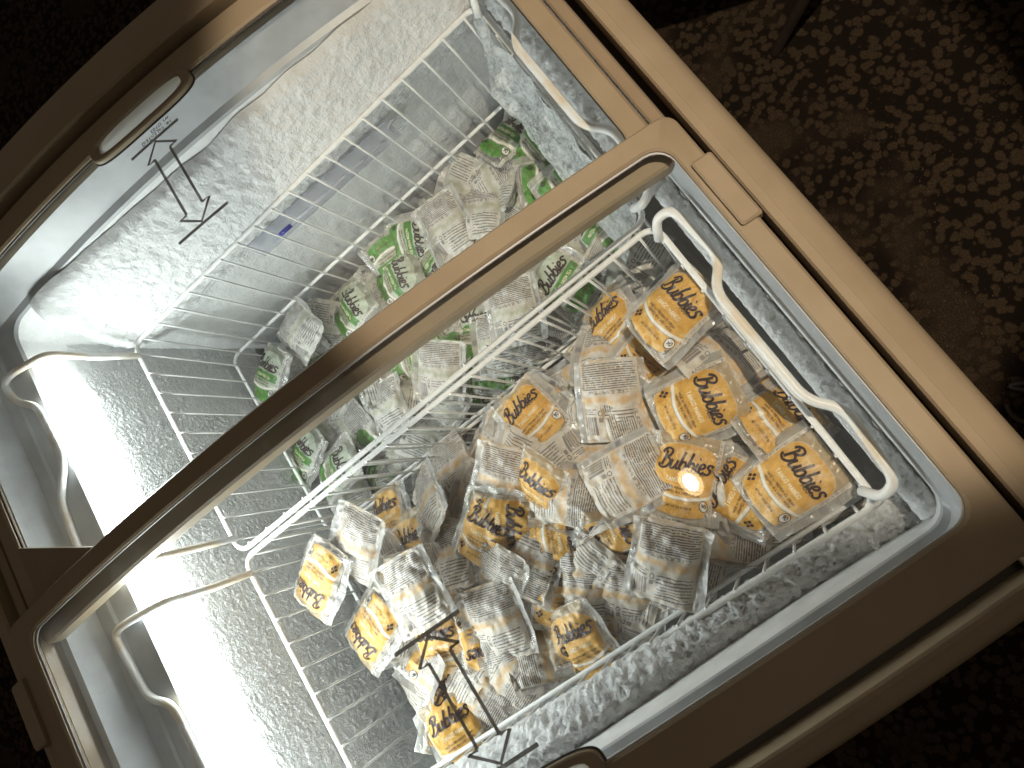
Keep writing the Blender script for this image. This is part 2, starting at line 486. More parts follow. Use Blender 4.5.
def ring(name, loops, mat, parent, flip=False, sharp=0.6):
    """loops: list of closed 3D point lists of equal length, bridged in order"""
    n = len(loops[0]); V = []; F = []
    for L in loops: V += L
    for i in range(len(loops) - 1):
        for k in range(n):
            a = i * n + k; b = i * n + (k + 1) % n
            q = (a, b, b + n, a + n)
            F.append(q[::-1] if flip else q)
    return mesh_obj(name, V, F, mat, parent, True, sharp)

def lift(pts, dz): return [(x, y, zl(y) + dz) for x, y in pts]

def stroke_data(pts, w, surf, V, F, thick=True):
    """flat ribbon along 2D points laid on a surface function"""
    base = len(V); N = len(pts)
    for i, p in enumerate(pts):
        d = (Vector(pts[min(i + 1, N - 1)]) - Vector(pts[max(i - 1, 0)]))
        if d.length < 1e-9: d = Vector((1, 0))
        d.normalize(); nrm = Vector((-d.y, d.x))
        ww = w * (0.72 + 0.5 * abs(d.y)) if thick else w
        for s in (-0.5, 0.5):
            q = Vector(p) + nrm * ww * s
            V.append(surf(q.x, q.y))
    for i in range(N - 1):
        a = base + i * 2
        F.append((a, a + 2, a + 3, a + 1))

# ------------------------------------------------------------------ stroke lettering
GL = {
 'A': [[(0,0),(1.8,6),(3.6,0)],[(0.7,2),(2.9,2)]], 'B': [[(0,0),(0,6),(2.4,6),(3.1,4.7),(2.3,3.2),(0,3.2)],[(2.3,3.2),(3.5,1.7),(2.5,0),(0,0)]],
 'C': [[(3.6,5),(2.4,6),(0.9,5.6),(0,3),(0.9,.4),(2.4,0),(3.6,1)]], 'D': [[(0,0),(0,6),(1.8,6),(3.5,4.6),(3.5,1.4),(1.8,0),(0,0)]],
 'E': [[(3.2,6),(0,6),(0,0),(3.2,0)],[(0,3.1),(2.6,3.1)]], 'F': [[(3.2,6),(0,6),(0,0)],[(0,3.1),(2.6,3.1)]],
 'G': [[(3.6,5),(2.4,6),(.9,5.6),(0,3),(.9,.4),(2.4,0),(3.6,.8),(3.6,2.8),(2.2,2.8)]], 'H': [[(0,0),(0,6)],[(3.4,0),(3.4,6)],[(0,3),(3.4,3)]],
 'I': [[(.6,0),(.6,6)]], 'K': [[(0,0),(0,6)],[(3.3,6),(0,2.6)],[(1.2,3.7),(3.5,0)]], 'L': [[(0,6),(0,0),(3,0)]],
 'M': [[(0,0),(0.2,6),(2.2,1.6),(4.2,6),(4.4,0)]], 'N': [[(0,0),(0,6),(3.5,0),(3.5,6)]],
 'O': [[(2,6),(.5,5.2),(0,3),(.5,.8),(2,0),(3.5,.8),(4,3),(3.5,5.2),(2,6)]], 'P': [[(0,0),(0,6),(2.5,6),(3.4,4.5),(2.5,2.9),(0,2.9)]],
 'R': [[(0,0),(0,6),(2.5,6),(3.3,4.5),(2.5,3),(0,3)],[(1.6,3),(3.5,0)]], 'S': [[(3.3,5.1),(2,6),(.5,5.4),(.4,4),(3,2.4),(3.1,.8),(1.7,0),(0,.9)]],
 'T': [[(0,6),(3.6,6)],[(1.8,6),(1.8,0)]], 'U': [[(0,6),(0,1.6),(1,.1),(2.5,.1),(3.5,1.6),(3.5,6)]], 'V': [[(0,6),(1.8,0),(3.6,6)]],
 'W': [[(0,6),(1.2,0),(2.5,4.6),(3.8,0),(5,6)]], 'X': [[(0,0),(3.4,6)],[(0,6),(3.4,0)]], 'Y': [[(0,6),(1.8,3),(3.6,6)],[(1.8,3),(1.8,0)]], 'Z': [[(0,6),(3.4,6),(0,0),(3.4,0)]],
 '0': [[(1.7,6),(.4,5.1),(0,3),(.4,.9),(1.7,0),(3,.9),(3.4,3),(3,5.1),(1.7,6)]], '9': [[(3.2,4.2),(1.8,2.8),(.3,3.4),(.1,5),(1.6,6),(3,5.2),(3.2,3.4),(2.4,.8),(.8,0)]],
 '1': [[(.2,4.8),(1.4,6),(1.4,0)]], '2': [[(.2,4.8),(1.6,6),(3.1,5),(2.8,3.4),(0,0),(3.3,0)]], '5': [[(3,6),(.5,6),(.3,3.4),(2,3.8),(3.2,2.6),(2.8,.7),(1.3,0),(0,.8)]],
 '7': [[(0,6),(3.3,6),(1.2,0)]], '3': [[(.2,5.4),(1.8,6),(3,5),(2.2,3.3),(1.2,3.2)],[(2.2,3.3),(3.3,1.7),(2,0),(.1,.7)]],
 '.': [[(.3,0),(.3,.7)]], '(': [[(1.2,6.6),(.2,4.5),(.2,1.5),(1.2,-.6)]], ')': [[(0,6.6),(1,4.5),(1,1.5),(0,-.6)]], '/': [[(0,-.4),(2.4,6.4)]],
 'r': [[(0,0),(0,4)],[(0,2.6),(1.6,4)]], 'o': [[(1.2,4),(0,2.6),(.2,.8),(1.4,0),(2.6,1.2),(2.6,2.8),(1.2,4)]], 't': [[(1,5.6),(1,.6),(2,0)],[(0,4),(2.2,4)]],
}
def advance(ch):
    if ch == ' ': return 2.4
    return max(p[0] for s in GL[ch] for p in s) + 1.5
def text_strokes(txt, h):
    k = h / 6.0; x = 0.0; out = []
    for ch in txt:
        if ch != ' ':
            for s in GL[ch]: out.append([((x + p[0]) * k, p[1] * k) for p in s])
        x += advance(ch)
    return out, (x - 1.5) * k
def subdiv(pts, step):
    out = [pts[0]]
    for a, b in zip(pts, pts[1:]):
        d = math.hypot(b[0] - a[0], b[1] - a[1]); n = max(1, int(math.ceil(d / step)))
        for k in range(1, n + 1): out.append((a[0] + (b[0] - a[0]) * k / n, a[1] + (b[1] - a[1]) * k / n))
    return out
SCRIPT = [
 [(0,7.6),(1.0,9.6),(3.0,10.7),(5.2,10.0),(5.2,7.8),(3.6,6.0),(2.2,5.6),(4.4,5.3),(5.8,3.8),(5.0,1.3),(2.6,-.3),(.2,.4),(-.2,1.8)],
 [(2.6,9.3),(2.2,5.6),(1.4,1.0)],
 [(7.0,5.2),(6.5,2.2),(7.1,.3),(8.5,.6),(9.7,2.8),(10.2,5.2)], [(10.2,5.2),(9.7,1.8),(10.3,.3),(11.2,.9)],
 [(12.9,10.2),(12.1,5.0),(11.7,1.4),(12.8,.0),(14.5,.9),(15.0,3.2),(14.0,4.8),(12.6,4.2),(11.9,2.6)],
 [(17.5,10.2),(16.7,5.0),(16.3,1.4),(17.4,.0),(19.1,.9),(19.6,3.2),(18.6,4.8),(17.2,4.2),(16.5,2.6)],
 [(21.4,5.2),(20.9,2.0),(21.4,.2),(22.4,.9)], [(21.7,7.1),(22.1,7.7)],
 [(22.9,2.3),(24.7,2.8),(25.5,4.2),(24.4,5.2),(23.1,4.0),(22.8,1.8),(24.0,.1),(25.9,.9)],
 [(26.2,.2),(27.8,-.4),(29.1,1.0),(28.6,2.6),(27.4,3.8),(28.0,5.3),(29.6,5.0),(30.0,4.0)],
]
# ------------------------------------------------------------------ the floor
floor = mesh_obj('floor', [(-4, -4, -Z0), (4, -4, -Z0), (4, 4, -Z0), (-4, 4, -Z0)], [(0, 1, 2, 3)], M['carpet'], None, False)
tag(floor, 'dark brown patterned carpet around the freezer', 'floor', kind='structure')

# ------------------------------------------------------------------ the freezer
FC = Vector((0.02, 0.26, 0.0))
freezer = empty('chest_freezer', FC)
tag(freezer, 'tan chest freezer with two curved sliding glass lids, lit white inside', 'freezer')
def fpart(o):
    o.location = (-FC.x, -FC.y, Z0); return o

# outer cabinet, from below the top frame to the floor
def flat(pts, z): return [(x, y, z) for x, y in pts]
def rr(x0, x1, y0, y1, r): return rrect(x0, x1, y0, y1, r)
cab = [flat(rr(-.31, .35, -.055, .575, .03), -Z0 + .004), flat(rr(-.312, .357, -.062, .582, .03), -Z0 + .05),
       flat(rr(-.316, .361, -.066, .586, .03), -.06), lift(rr(-.316, .361, -.066, .586, .03), -.05)]
fpart(ring('cabinet', cab, M['cabinet'], freezer, False))
# tan top frame with a rolled outer edge
fr = [lift(rr(-.309, .3265, -.0545, .574, .010), -.032), lift(rr(-.309, .3265, -.0545, .574, .010), -.0085),
      lift(rr(-.3104, .328, -.056, .5755, .011), -.0065), lift(rr(-.3130, .343, -.062, .582, .014), -.0065), lift(rr(-.3134, .3436, -.0625, .5825, .014), -.0085),
      lift(rr(-.3180, .362, -.0725, .593, .020), -.0095), lift(rr(-.3228, .3685, -.0775, .598, .024), -.0125),
      lift(rr(-.3268, .3735, -.081, .602, .027), -.019), lift(rr(-.3282, .3755, -.0825, .604, .028), -.028),
      lift(rr(-.3282, .3755, -.0825, .604, .028), -.060), lift(rr(-.318, .362, -.068, .588, .028), -.064)]
fpart(ring('top_frame', fr, M['tan'], freezer, False))
# tracks the lids run in: floor of the groove and the raised middle rail
fpart(ring('lid_track', [lift(rr(-.313, .328, -.056, .576, .010), -.030), lift(rr(-.302, .3180, -.0362, .5565, .010), -.030)], M['dark_seal'], freezer, True))
def bar(name, x0, x1, y0, y1, d0, d1, mat, parent, nx=2, ny=2, bev=.0015):
    """slab that follows the lid surface between depths d0 (bottom) and d1 (top)"""
    L = lambda e: rrect(x0 + e, x1 - e, y0 + e, y1 - e, .002, max(2, nx), max(2, ny), 3)
    loops = [lift(L(0), d0), lift(L(0), d1 - bev), lift(L(bev), d1)]
    n = len(loops[0]); V = sum(loops, []); F = []
    for i in range(2):
        for k in range(n):
            a = i * n + k; b = i * n + (k + 1) % n; F.append((a, b, b + n, a + n))
    # cap the top as strips across x
    top = 2 * n; nxx, nyy, nc = max(2, nx), max(2, ny), 3
    F.append(tuple(range(top, top + n)))
    return mesh_obj(name, V, F, mat, parent, True, 0.5)
fpart(bar('lid_rail', -.310, .3255, -.0468, -.0368, -.030, -.0135, M['tan_rail'], freezer))
fpart(bar('lid_rail', -.310, .3255, .5575, .5675, -.030, -.0135, M['tan_rail'], freezer))
# grey plastic collar between the lids and the tank
co = [lift(rr(-.284, .3005, -.0300, .5480, .012), -.0305), lift(rr(-.2835, .3000, -.0335, .5475, .014), -.040),
      lift(rr(-.2800, .2965, -.0325, .5420, .015), -.052), lift(rr(-.2790, .2955, -.0318, .5395, .016), -.0555),
      lift(rr(-.2785, .2950, -.0314, .5270, .016), -.0575), lift(rr(-.2780, .2945, -.0312, .5255, .016), -.0600),
      lift(rr(-.2740, .2895, -.0305, .5035, .018), -.0630), lift(rr(-.2730, .2885, -.0300, .5020, .018), -.0660)]
co[0] = lift(rr(-.2845, .3010, -.0360, .5490, .012), -.0300)
co.insert(0, lift(rr(-.304, .3195, -.0366, .5570, .012), -.0296))
fpart(ring('inner_collar', co, M['collar'], freezer, True))
# tank
li = [lift(rr(-.2730, .2885, -.0300, .5020, .018), -.0660), lift(rr(-.2728, .2883, -.0298, .5018, .018), -.10)]
for z in (-.05, -.12, -.20, -.28): li.append(flat(rr(-.2726, .2881, -.0296, .5016, .018), z))
li.append(flat(rr(-.262, .278, -.020, .492, .02), -.300))
lin = ring('tank_liner', li, M['liner'], freezer, True); fpart(lin)
fpart(mesh_obj('tank_floor', [(-.262, -.02, -.3), (.278, -.02, -.3), (.278, .492, -.3), (-.262, .492, -.3)], [(0, 1, 2, 3)], M['liner'], freezer, False))
# light strip on the rear wall
def prism(name, prof, x0, x1, mat, parent, seg=1):
    """(y,z) outline extruded along x"""
    V = []; F = []; n = len(prof)
    for i in range(seg + 1):
        x = x0 + (x1 - x0) * i / seg
        V += [(x, y, z) for y, z in prof]
    for i in range(seg):
        for k in range(n):
            a = i * n + k; b = i * n + (k + 1) % n; F.append((a, a + n, b + n, b))
    F.append(tuple(range(n))); F.append(tuple(range(seg * n, seg * n + n))[::-1])
    return mesh_obj(name, V, F, mat, parent, True, 0.5)
led = fpart(prism('light_strip', [(.5012, .0930), (.4940, .0930), (.4895, .0890), (.4875, .0800), (.4875, .0690), (.4895, .0610), (.4945, .0550), (.5012, .0525)], -.262, .222, M['led'], freezer))
led['label'] = 'glowing white light strip along the tank wall'

# ---- lids
def lid(name, label, ox, ix, oy, iy, d, th, end, parent):
    """frame with glass; end=+1: handle at the high-x end, -1: at the low-x end"""
    HB0, HB1 = .207, .299
    def bumpy(pts, e=0.0):
        out = []
        for x, y in pts:
            s = lambda a, b, q: (lambda t: t * t * (3 - 2 * t))(min(1, max(0, (q - a) / (b - a))))
            h = s(HB0 - .003, HB0 + .003, y) * (1 - s(HB1 - .003, HB1 + .003, y))
            xe = ix[1] if end > 0 else ix[0]
            if abs(x - xe) < .013: x += end * .0075 * h
            out.append((x, y))
        return out
    R = lambda X, Y, e, r: rrect(X[0] - e, X[1] + e, Y[0] - e, Y[1] + e, r, 10, 90, 5)
    ri, ro = .014, .010
    loops = [lift(bumpy(R(ix, iy, .0095, ri)), d - th), lift(bumpy(R(ix, iy, .0004, ri)), d - .0048), lift(bumpy(R(ix, iy, 0, ri)), d - .0016), lift(bumpy(R(ix, iy, .0016, ri)), d),
             lift(R(ox, oy, -.0018, ro), d), lift(R(ox, oy, 0, ro), d - .0020), lift(R(ox, oy, 0, ro), d - th), lift(bumpy(R(ix, iy, .0095, ri)), d - th)]
    f = ring(name, loops, M['tan'], parent, False); fpart(f); f['label'] = label
    # seal along the glass
    ring('glass_seal', [lift(bumpy(R(ix, iy, .0005, ri)), d - .0030), lift(bumpy(R(ix, iy, -.0009, ri)), d - .0034), lift(bumpy(R(ix, iy, -.0010, ri)), d - .0044)], M['dark_seal' if end > 0 else 'grey_seal'], f, True)
    # curved pane with two faces
    V = []; F = []; nu, nv = 8, 64
    for dz in (-.0045, -.0085):
        b = len(V)
        for i in range(nu):
            for j in range(nv):
                x = ix[0] - .008 + (ix[1] - ix[0] + .016) * i / (nu - 1); y = iy[0] - .004 + (iy[1] - iy[0] + .008) * j / (nv - 1)
                V.append((x, y, zl(y) + d + dz))
        F += grid_faces(nu, nv, b, dz > -.006)
    g = mesh_obj('glass_pane', V, F, M['glass'], f, True, None)
    # grip: tan ring round a pale pocket
    xe = ix[1] if end > 0 else ix[0]
    cx = xe - end * .0012; n = 64
    def stad(W2, L2, e):
        out = []
        for k in range(n):
            a = 2 * math.pi * k / n; c, s = math.cos(a), math.sin(a)
            out.append((cx + math.copysign(abs(c) ** e, c) * W2, .2530 + math.copysign(abs(s) ** .62, s) * L2))
        return out
    grip = ring('handle', [lift(stad(.0080, .0440, .5), d - .0042), lift(stad(.0084, .0444, .5), d + .0002), lift(stad(.0094, .0454, .5), d + .0012),
                           lift(stad(.0122, .0510, .5), d + .0012), lift(stad(.0132, .0522, .5), d + .0002), lift(stad(.0134, .0524, .5), d - .0042)], M['tan'], f, False)
    ring('handle_seal', [lift(stad(.0133, .0523, .5), d - .0030), lift(stad(.0144, .0535, .5), d - .0040)], M['dark_seal'], grip, False)
    P = lift(stad(.0082, .0442, .5), d - .0024); Q = lift(stad(.0045, .0400, .5), d - .0036)
    V = P + Q; F = [(k, (k + 1) % n, n + (k + 1) % n, n + k) for k in range(n)] + [tuple(range(n, 2 * n))]
    mesh_obj('handle_pocket', V, F, M['handle_pocket'], grip, True, 0.9)
    # sliding-direction mark printed on the pane
    V = []; F = []
    sf = lambda x, y: (x, y, zl(y) + d - .0045 + .0004)
    x1, x2 = (.2715, .1830) if end > 0 else (-.2415, -.1565)
    lo, hi = min(x1, x2), max(x1, x2)
    for xb in (lo, hi): stroke_data(subdiv([(xb, .2285), (xb, .2780)], .006), .0026, sf, V, F, False)
    h = .0130; w2, s2 = .0150, .0080; m = .2533
    for xa, sg in ((lo + .002, 1), (hi - .002, -1)):
        stroke_data([(xa + sg * h, m - s2), (xa + sg * h, m - w2), (xa, m), (xa + sg * h, m + w2), (xa + sg * h, m + s2)], .0023, sf, V, F, False)
    for q in (-s2, s2): stroke_data(subdiv([(lo + .002 + h, m + q), (hi - .002 - h, m + q)], .01), .0023, sf, V, F, False)
    mesh_obj('arrow_mark', V, F, M['decal_ink'], f, False)
    if end > 0:
        V = []; F = []
        for txt, xo, hh in (('Mr. VALENTINO', .2732, .0033), ('Art. 127.03', .2776, .0028)):
            st, w = text_strokes(txt, hh)
            for s in st:   # reads from the front side, tops towards the tank
                stroke_data([(xo + hh - q[1], .2345 + q[0]) for q in s], .0006, sf, V, F, False)
        mesh_obj('glass_lettering', V, F, M['ink'], f, False)
    return f
far_lid = lid('sliding_lid', 'lower glass lid at the far end, its handle at the far edge', (.0020, .3215), (.0270, .2980), (-.0355, .5560), (-.0195, .5380), -.0150, .0125, +1, freezer)
near_lid = lid('sliding_lid', 'upper glass lid overlapping the far one, at the near end', (-.2970, .0290), (-.2680, .0125), (-.0490, .5670), (-.0332, .5450), 0.0, .0125, -1, freezer)
# corner plate on the far lid
V = [(x, y, zl(y) - .0146) for x, y in ((.083, .5395), (.036, .462), (.020, .462), (.012, .5395))] + [(x, y, zl(y) - .0200) for x, y in ((.083, .5395), (.036, .462), (.020, .462), (.012, .5395))]
mesh_obj('corner_plate', V, [(0, 1, 2, 3), (4, 5, 1, 0), (5, 6, 2, 1), (6, 7, 3, 2), (7, 4, 0, 3)], M['tan_rail'], far_lid, False)
# guide clips on the near lid
bar('guide_clip', -.0640, -.0115, -.0520, -.0375, -.006, .0040, M['tan'], near_lid)
bar('guide_clip', -.0640, -.0115, .5665, .5820, -.006, .0040, M['tan'], near_lid)

# ---- frost in the tank
def frost_grid(name, nu, nv, fn, mat, parent, amp, sc, fine=1.0):
    P = [[Vector(fn(i / (nu - 1), j / (nv - 1))) for j in range(nv)] for i in range(nu)]
    V = []
    for i in range(nu):
        for j in range(nv):
            a = P[min(i + 1, nu - 1)][j] - P[max(i - 1, 0)][j]; b = P[i][min(j + 1, nv - 1)] - P[i][max(j - 1, 0)]
            nn = a.cross(b)
            if nn.length > 1e-12: nn.normalize()
            p = P[i][j]
            h = noise.fractal(p * sc, 0.9, 2.1, 4) * 0.6 + abs(noise.noise(p * sc * 3.3)) * 0.5 * fine + noise.noise(p * sc * 8) * 0.22 * fine
            e = min(1.0, min(i, nu - 1 - i, j, nv - 1 - j) / 3.0)
            V.append(p + nn * h * amp * (0.25 + 0.75 * e))
    o = mesh_obj(name, V, grid_faces(nu, nv), mat, parent, True, None)
    tag(o, kind='stuff'); return o
def sm(a, b, x): t = min(1, max(0, (x - a) / (b - a))); return t * t * (3 - 2 * t)
def far_frost(s, t):
    y = -.020 + s * .524
    top = .046 + .118 * y + .006 * noise.noise(Vector((y * 22, 3, 0)))
    top -= .075 * sm(.455, .508, y) ** 1.6
    z = top - t * (top + .045)
    dtop = max(0, (top - z)); th = .0020 + .0050 * min(1, dtop / .006) + .0225 * min(1, dtop / max(.03, top)) * (1 - .55 * sm(-.006, -.045, z))
    th *= sm(-.03, .02, y) * .75 + .25
    if t == 0: th = 0
    th *= 1 - .75 * sm(.47, .505, y)
    return (.2875 - th, y, z)
def neg(f): return lambda s, t: f(1 - s, t)
fpart(frost_grid('frost', 230, 64, far_frost, M['frost'], freezer, .0026, 150.0, 1.6))
def far_low(s, t):
    y = -.028 + s * .528; z = -.030 - t * .26
    return (.2845 - .007 * (1 - t), y, z)
fpart(frost_grid('frost', 120, 60, far_low, M['thin_frost'], freezer, .0022, 130.0, 1.2))
def near_frost(s, t):
    y = -.026 + s * .47
    w = .10 + .90 * sm(.03, .30, y)
    a = math.pi * (1 - t)
    x = -.2605 + .0185 * math.cos(a) * (.66 + .34 * w) - .001 * w
    z = .000 + (.004 + .017 * w) * math.sin(a) + .022 * w * t * 0 + (.030 * w if t < .5 else .030 * w * (1 - (t - .5) * 2))
    return (x, y, z - .016 + .014 * w)
fpart(frost_grid('frost', 230, 26, near_frost, M['frost'], freezer, .0050, 190.0, 2.2))
def right_ledge(s, t):
    x = -.270 + s * .288; a = math.pi * t
    y = -.0215 - .0085 * math.cos(a) + .0022 * noise.noise(Vector((x * 90, 0, 0))) * (1 - t)
    return (x, y, .001 + .0090 * math.sin(a))
fpart(frost_grid('frost', 220, 12, lambda s, t: right_ledge(1 - s, t) if False else right_ledge(s, 1 - t), M['frost'], freezer, .0030, 230.0, 1.3))
def right_far(s, t):
    x = .018 + s * .262; a = math.pi * t
    y = -.0165 - .0130 * math.cos(a) + .003 * noise.noise(Vector((x * 60, 0, 4))) * (1 - t)
    return (x, y, -.006 + (.0115 + .006 * s) * math.sin(a))
fpart(frost_grid('frost', 220, 22, lambda s, t: right_far(s, 1 - t), M['frost'], freezer, .0040, 150.0, 1.2))

def rear_frost(s, t):
    x = -.262 + s * .545; z = .046 - t * .24
    return (x, .5012 - .028 * t ** 1.5, z)  # layer leans inward lower down, shaped to catch more of the strip's light
fpart(frost_grid('frost', 300, 130, lambda s, t: rear_frost(1 - s, t), M['rear_frost'], freezer, .0016, 430.0, 1.3))

# ------------------------------------------------------------------ wire baskets
WIRE_CACHE = {}
def wire(name, a, b, r, parent):
    a, b = Vector(a), Vector(b); L = (b - a).length; key = (round(L, 4), r)
    if key not in WIRE_CACHE:
        v, f = tube_data([(0, 0, L * k / 6) for k in range(7)], r, 7, False, 0.10)
        me = bpy.data.meshes.new('wire'); me.from_pydata([tuple(q) for q in v], [], f); me.materials.append(M['wire'])
        me.polygons.foreach_set('use_smooth', [True] * len(me.polygons)); WIRE_CACHE[key] = me
    o = bpy.data.objects.new(name, WIRE_CACHE[key]); COL.objects.link(o); o.parent = parent
    o.location = a; o.rotation_mode = 'QUATERNION'; o.rotation_quaternion = Vector((0, 0, 1)).rotation_difference((b - a).normalized())
    return o
DEPTH = -.245
def basket(x0, x1, y0, y1, mid, dip, label):
    root = empty('wire_basket', ((x0 + x1) / 2, (y0 + y1) / 2, Z0 + DEPTH))
    tag(root, label, 'basket', 'white wire baskets hung in the freezer')
    off = Vector(root.location) - Vector((0, 0, Z0))
    def put(o): o.location = Vector(o.location) - off; return o
    rim = put(tube('rim', [(x, y, 0) for x, y in rrect(x0, x1, y0, y1, .012, 6, 8, 5)], .0025, M['wire'], root, 10, True, .08))
    put(tube('cross_wire', [(x, y, mid) for x, y in rrect(x0 + .001, x1 - .001, y0 + .001, y1 - .001, .012, 6, 8, 5)], .0021, M['wire'], root, 8, True, .08))
    put(tube('cross_wire', [(x, y, DEPTH) for x, y in rrect(x0 + .001, x1 - .001, y0 + .001, y1 - .001, .012, 6, 8, 5)], .0021, M['wire'], root, 8, True))
    s = .0245
    n = int((y1 - y0 - .02) / s); m = (y1 - y0 - (n * s)) / 2
    for k in range(n + 1):
        y = y0 + m + k * s
        for x in (x0 + .0026, x1 - .0026): put(wire('wire', (x, y, .0018), (x, y, DEPTH), .00112, root))
        put(wire('wire', (x0 + .0026, y, DEPTH), (x1 - .0026, y, DEPTH), .00112, root))
    n = int((x1 - x0 - .02) / s); m = (x1 - x0 - (n * s)) / 2
    for k in range(n + 1):
        x = x0 + m + k * s
        for y in (y0 + .0026, y1 - .0026): put(wire('wire', (x, y, .0018), (x, y, DEPTH), .00112, root))
    # handles: raised loops that hook over the ledges, dipped in the middle
    cx = (x0 + x1) / 2; h = (x1 - x0) / 2
    def loop(pts, r=.0036):
        pts = [(cx + (q[0] * h), q[1], q[2]) for q in pts]
        put(tube('handle', round_path(pts, .011, 5), r, M['wire_worn'], root, 10))
    zr = .026
    loop([(.90, y0 + .004, .002), (.97, y0 - .003, zr * .7), (.93, y0 - .016, zr), (.53, y0 - .0195, zr), (.40, y0 - .003, zr + .002), (-.36, y0 - .004, zr + .002), (-.50, y0 - .0195, zr), (-.93, y0 - .0155, zr), (-.97, y0 - .003, zr * .7), (-.90, y0 + .004, .002)])
    zq = .098
    q0, q1, q2, q3, q4, q5 = dip
    loop([(q0 - .02, y1 - .002, .002), (q0 - .03, y1 + .006, .045), (q0 - .03, y1 + .0085, .094), (q0, y1 + .047, zq + .005), (q0 - .01, y1 + .061, zq + .002), (q1, y1 + .057, zq), (q2, y1 + .034, zq + .003), (q3, y1 + .032, zq + .003), (q4, y1 + .057, zq), (q5 + .01, y1 + .061, zq + .002), (q5, y1 + .047, zq + .005), (q5 + .03, y1 + .0085, .094), (q5 + .03, y1 + .006, .045), (q5 + .02, y1 - .002, .002)], .0033)
    return root
near_basket = basket(-.2480, .0020, 0.0, .470, -.122, (.90, .42, .29, -.29, -.42, -.90), 'white wire basket holding the orange packs, under the near glass lid')
far_basket = basket(.0090, .2557, 0.0, .470, -.136, (.90, .72, .55, .07, -.15, -.90), 'white wire basket holding the green packs, iced along its front side')
# ice crust over the front side of the far basket
def ice_sheet(s, t):
    x = .020 + s * .232
    edge = .115 * (.55 + .45 * noise.noise(Vector((x * 26, 7, 0)))) + .02
    z = .004 - t * edge
    return (x, .005 + .030 * t ** 1.2 + .006 * noise.noise(Vector((x * 40, z * 40, 2))), z)
# wire just under the near basket's end rim
nbo = Vector(near_basket.location) - Vector((0, 0, Z0))
cw = wire('cross_wire', Vector((-.2432, .006, -.042)) - nbo, Vector((-.2432, .464, -.042)) - nbo, .0021, near_basket)
ice = frost_grid('ice_crust', 150, 50, ice_sheet, M['ice'], None, .0042, 120.0, 1.3)
ice['label'] = 'rough clear ice crusted over the front wires of the far basket'
ice['category'] = 'ice'

# ------------------------------------------------------------------ thermometer behind the far wires
th = empty('thermometer', (.2600, .222, Z0 - .040))
tag(th, 'clear plastic strip thermometer with blue liquid behind the far basket wires', 'thermometer')
def tbox(name, x0, x1, y0, y1, z0, z1, mat, parent):
    V = [(x, y, z) for x in (x0, x1) for y in (y0, y1) for z in (z0, z1)]
    return mesh_obj(name, V, [(0, 1, 3, 2), (4, 6, 7, 5), (0, 4, 5, 1), (2, 3, 7, 6), (0, 2, 6, 4), (1, 5, 7, 3)], mat, parent, False)
th.rotation_euler = (math.radians(3.5), 0, 0)
tbox('sleeve', -.0008, .0018, -.094, .094, -.015, .015, M['sleeve'], th)
tube('bulb_tube', [(-.0012, -.080, -.004), (-.0012, .075, -.004)], .0022, M['sleeve'], th, 8)
tube('liquid_column', [(-.0013, .048, -.004), (-.0013, .064, -.004)], .0024, M['blue_ink'], th, 8)
V = []; F = []
for k in range(30):
    y = -.066 + k * .0036; hgt = .004 if k % 5 == 0 else .0022
    V += [(-.0011, y, -.010), (-.0011, y + .0007, -.010), (-.0011, y + .0007, -.010 - hgt), (-.0011, y, -.010 - hgt)]; b = len(V) - 4; F.append((b, b + 1, b + 2, b + 3))
mesh_obj('scale_marks', V, F, M['ink'], th, False)
tube('eyelet', [(-.0008, -.098 + .009 * math.cos(2 * math.pi * k / 20), .001 + .009 * math.sin(2 * math.pi * k / 20)) for k in range(20)], .0016, M['sleeve'], th, 6, True)

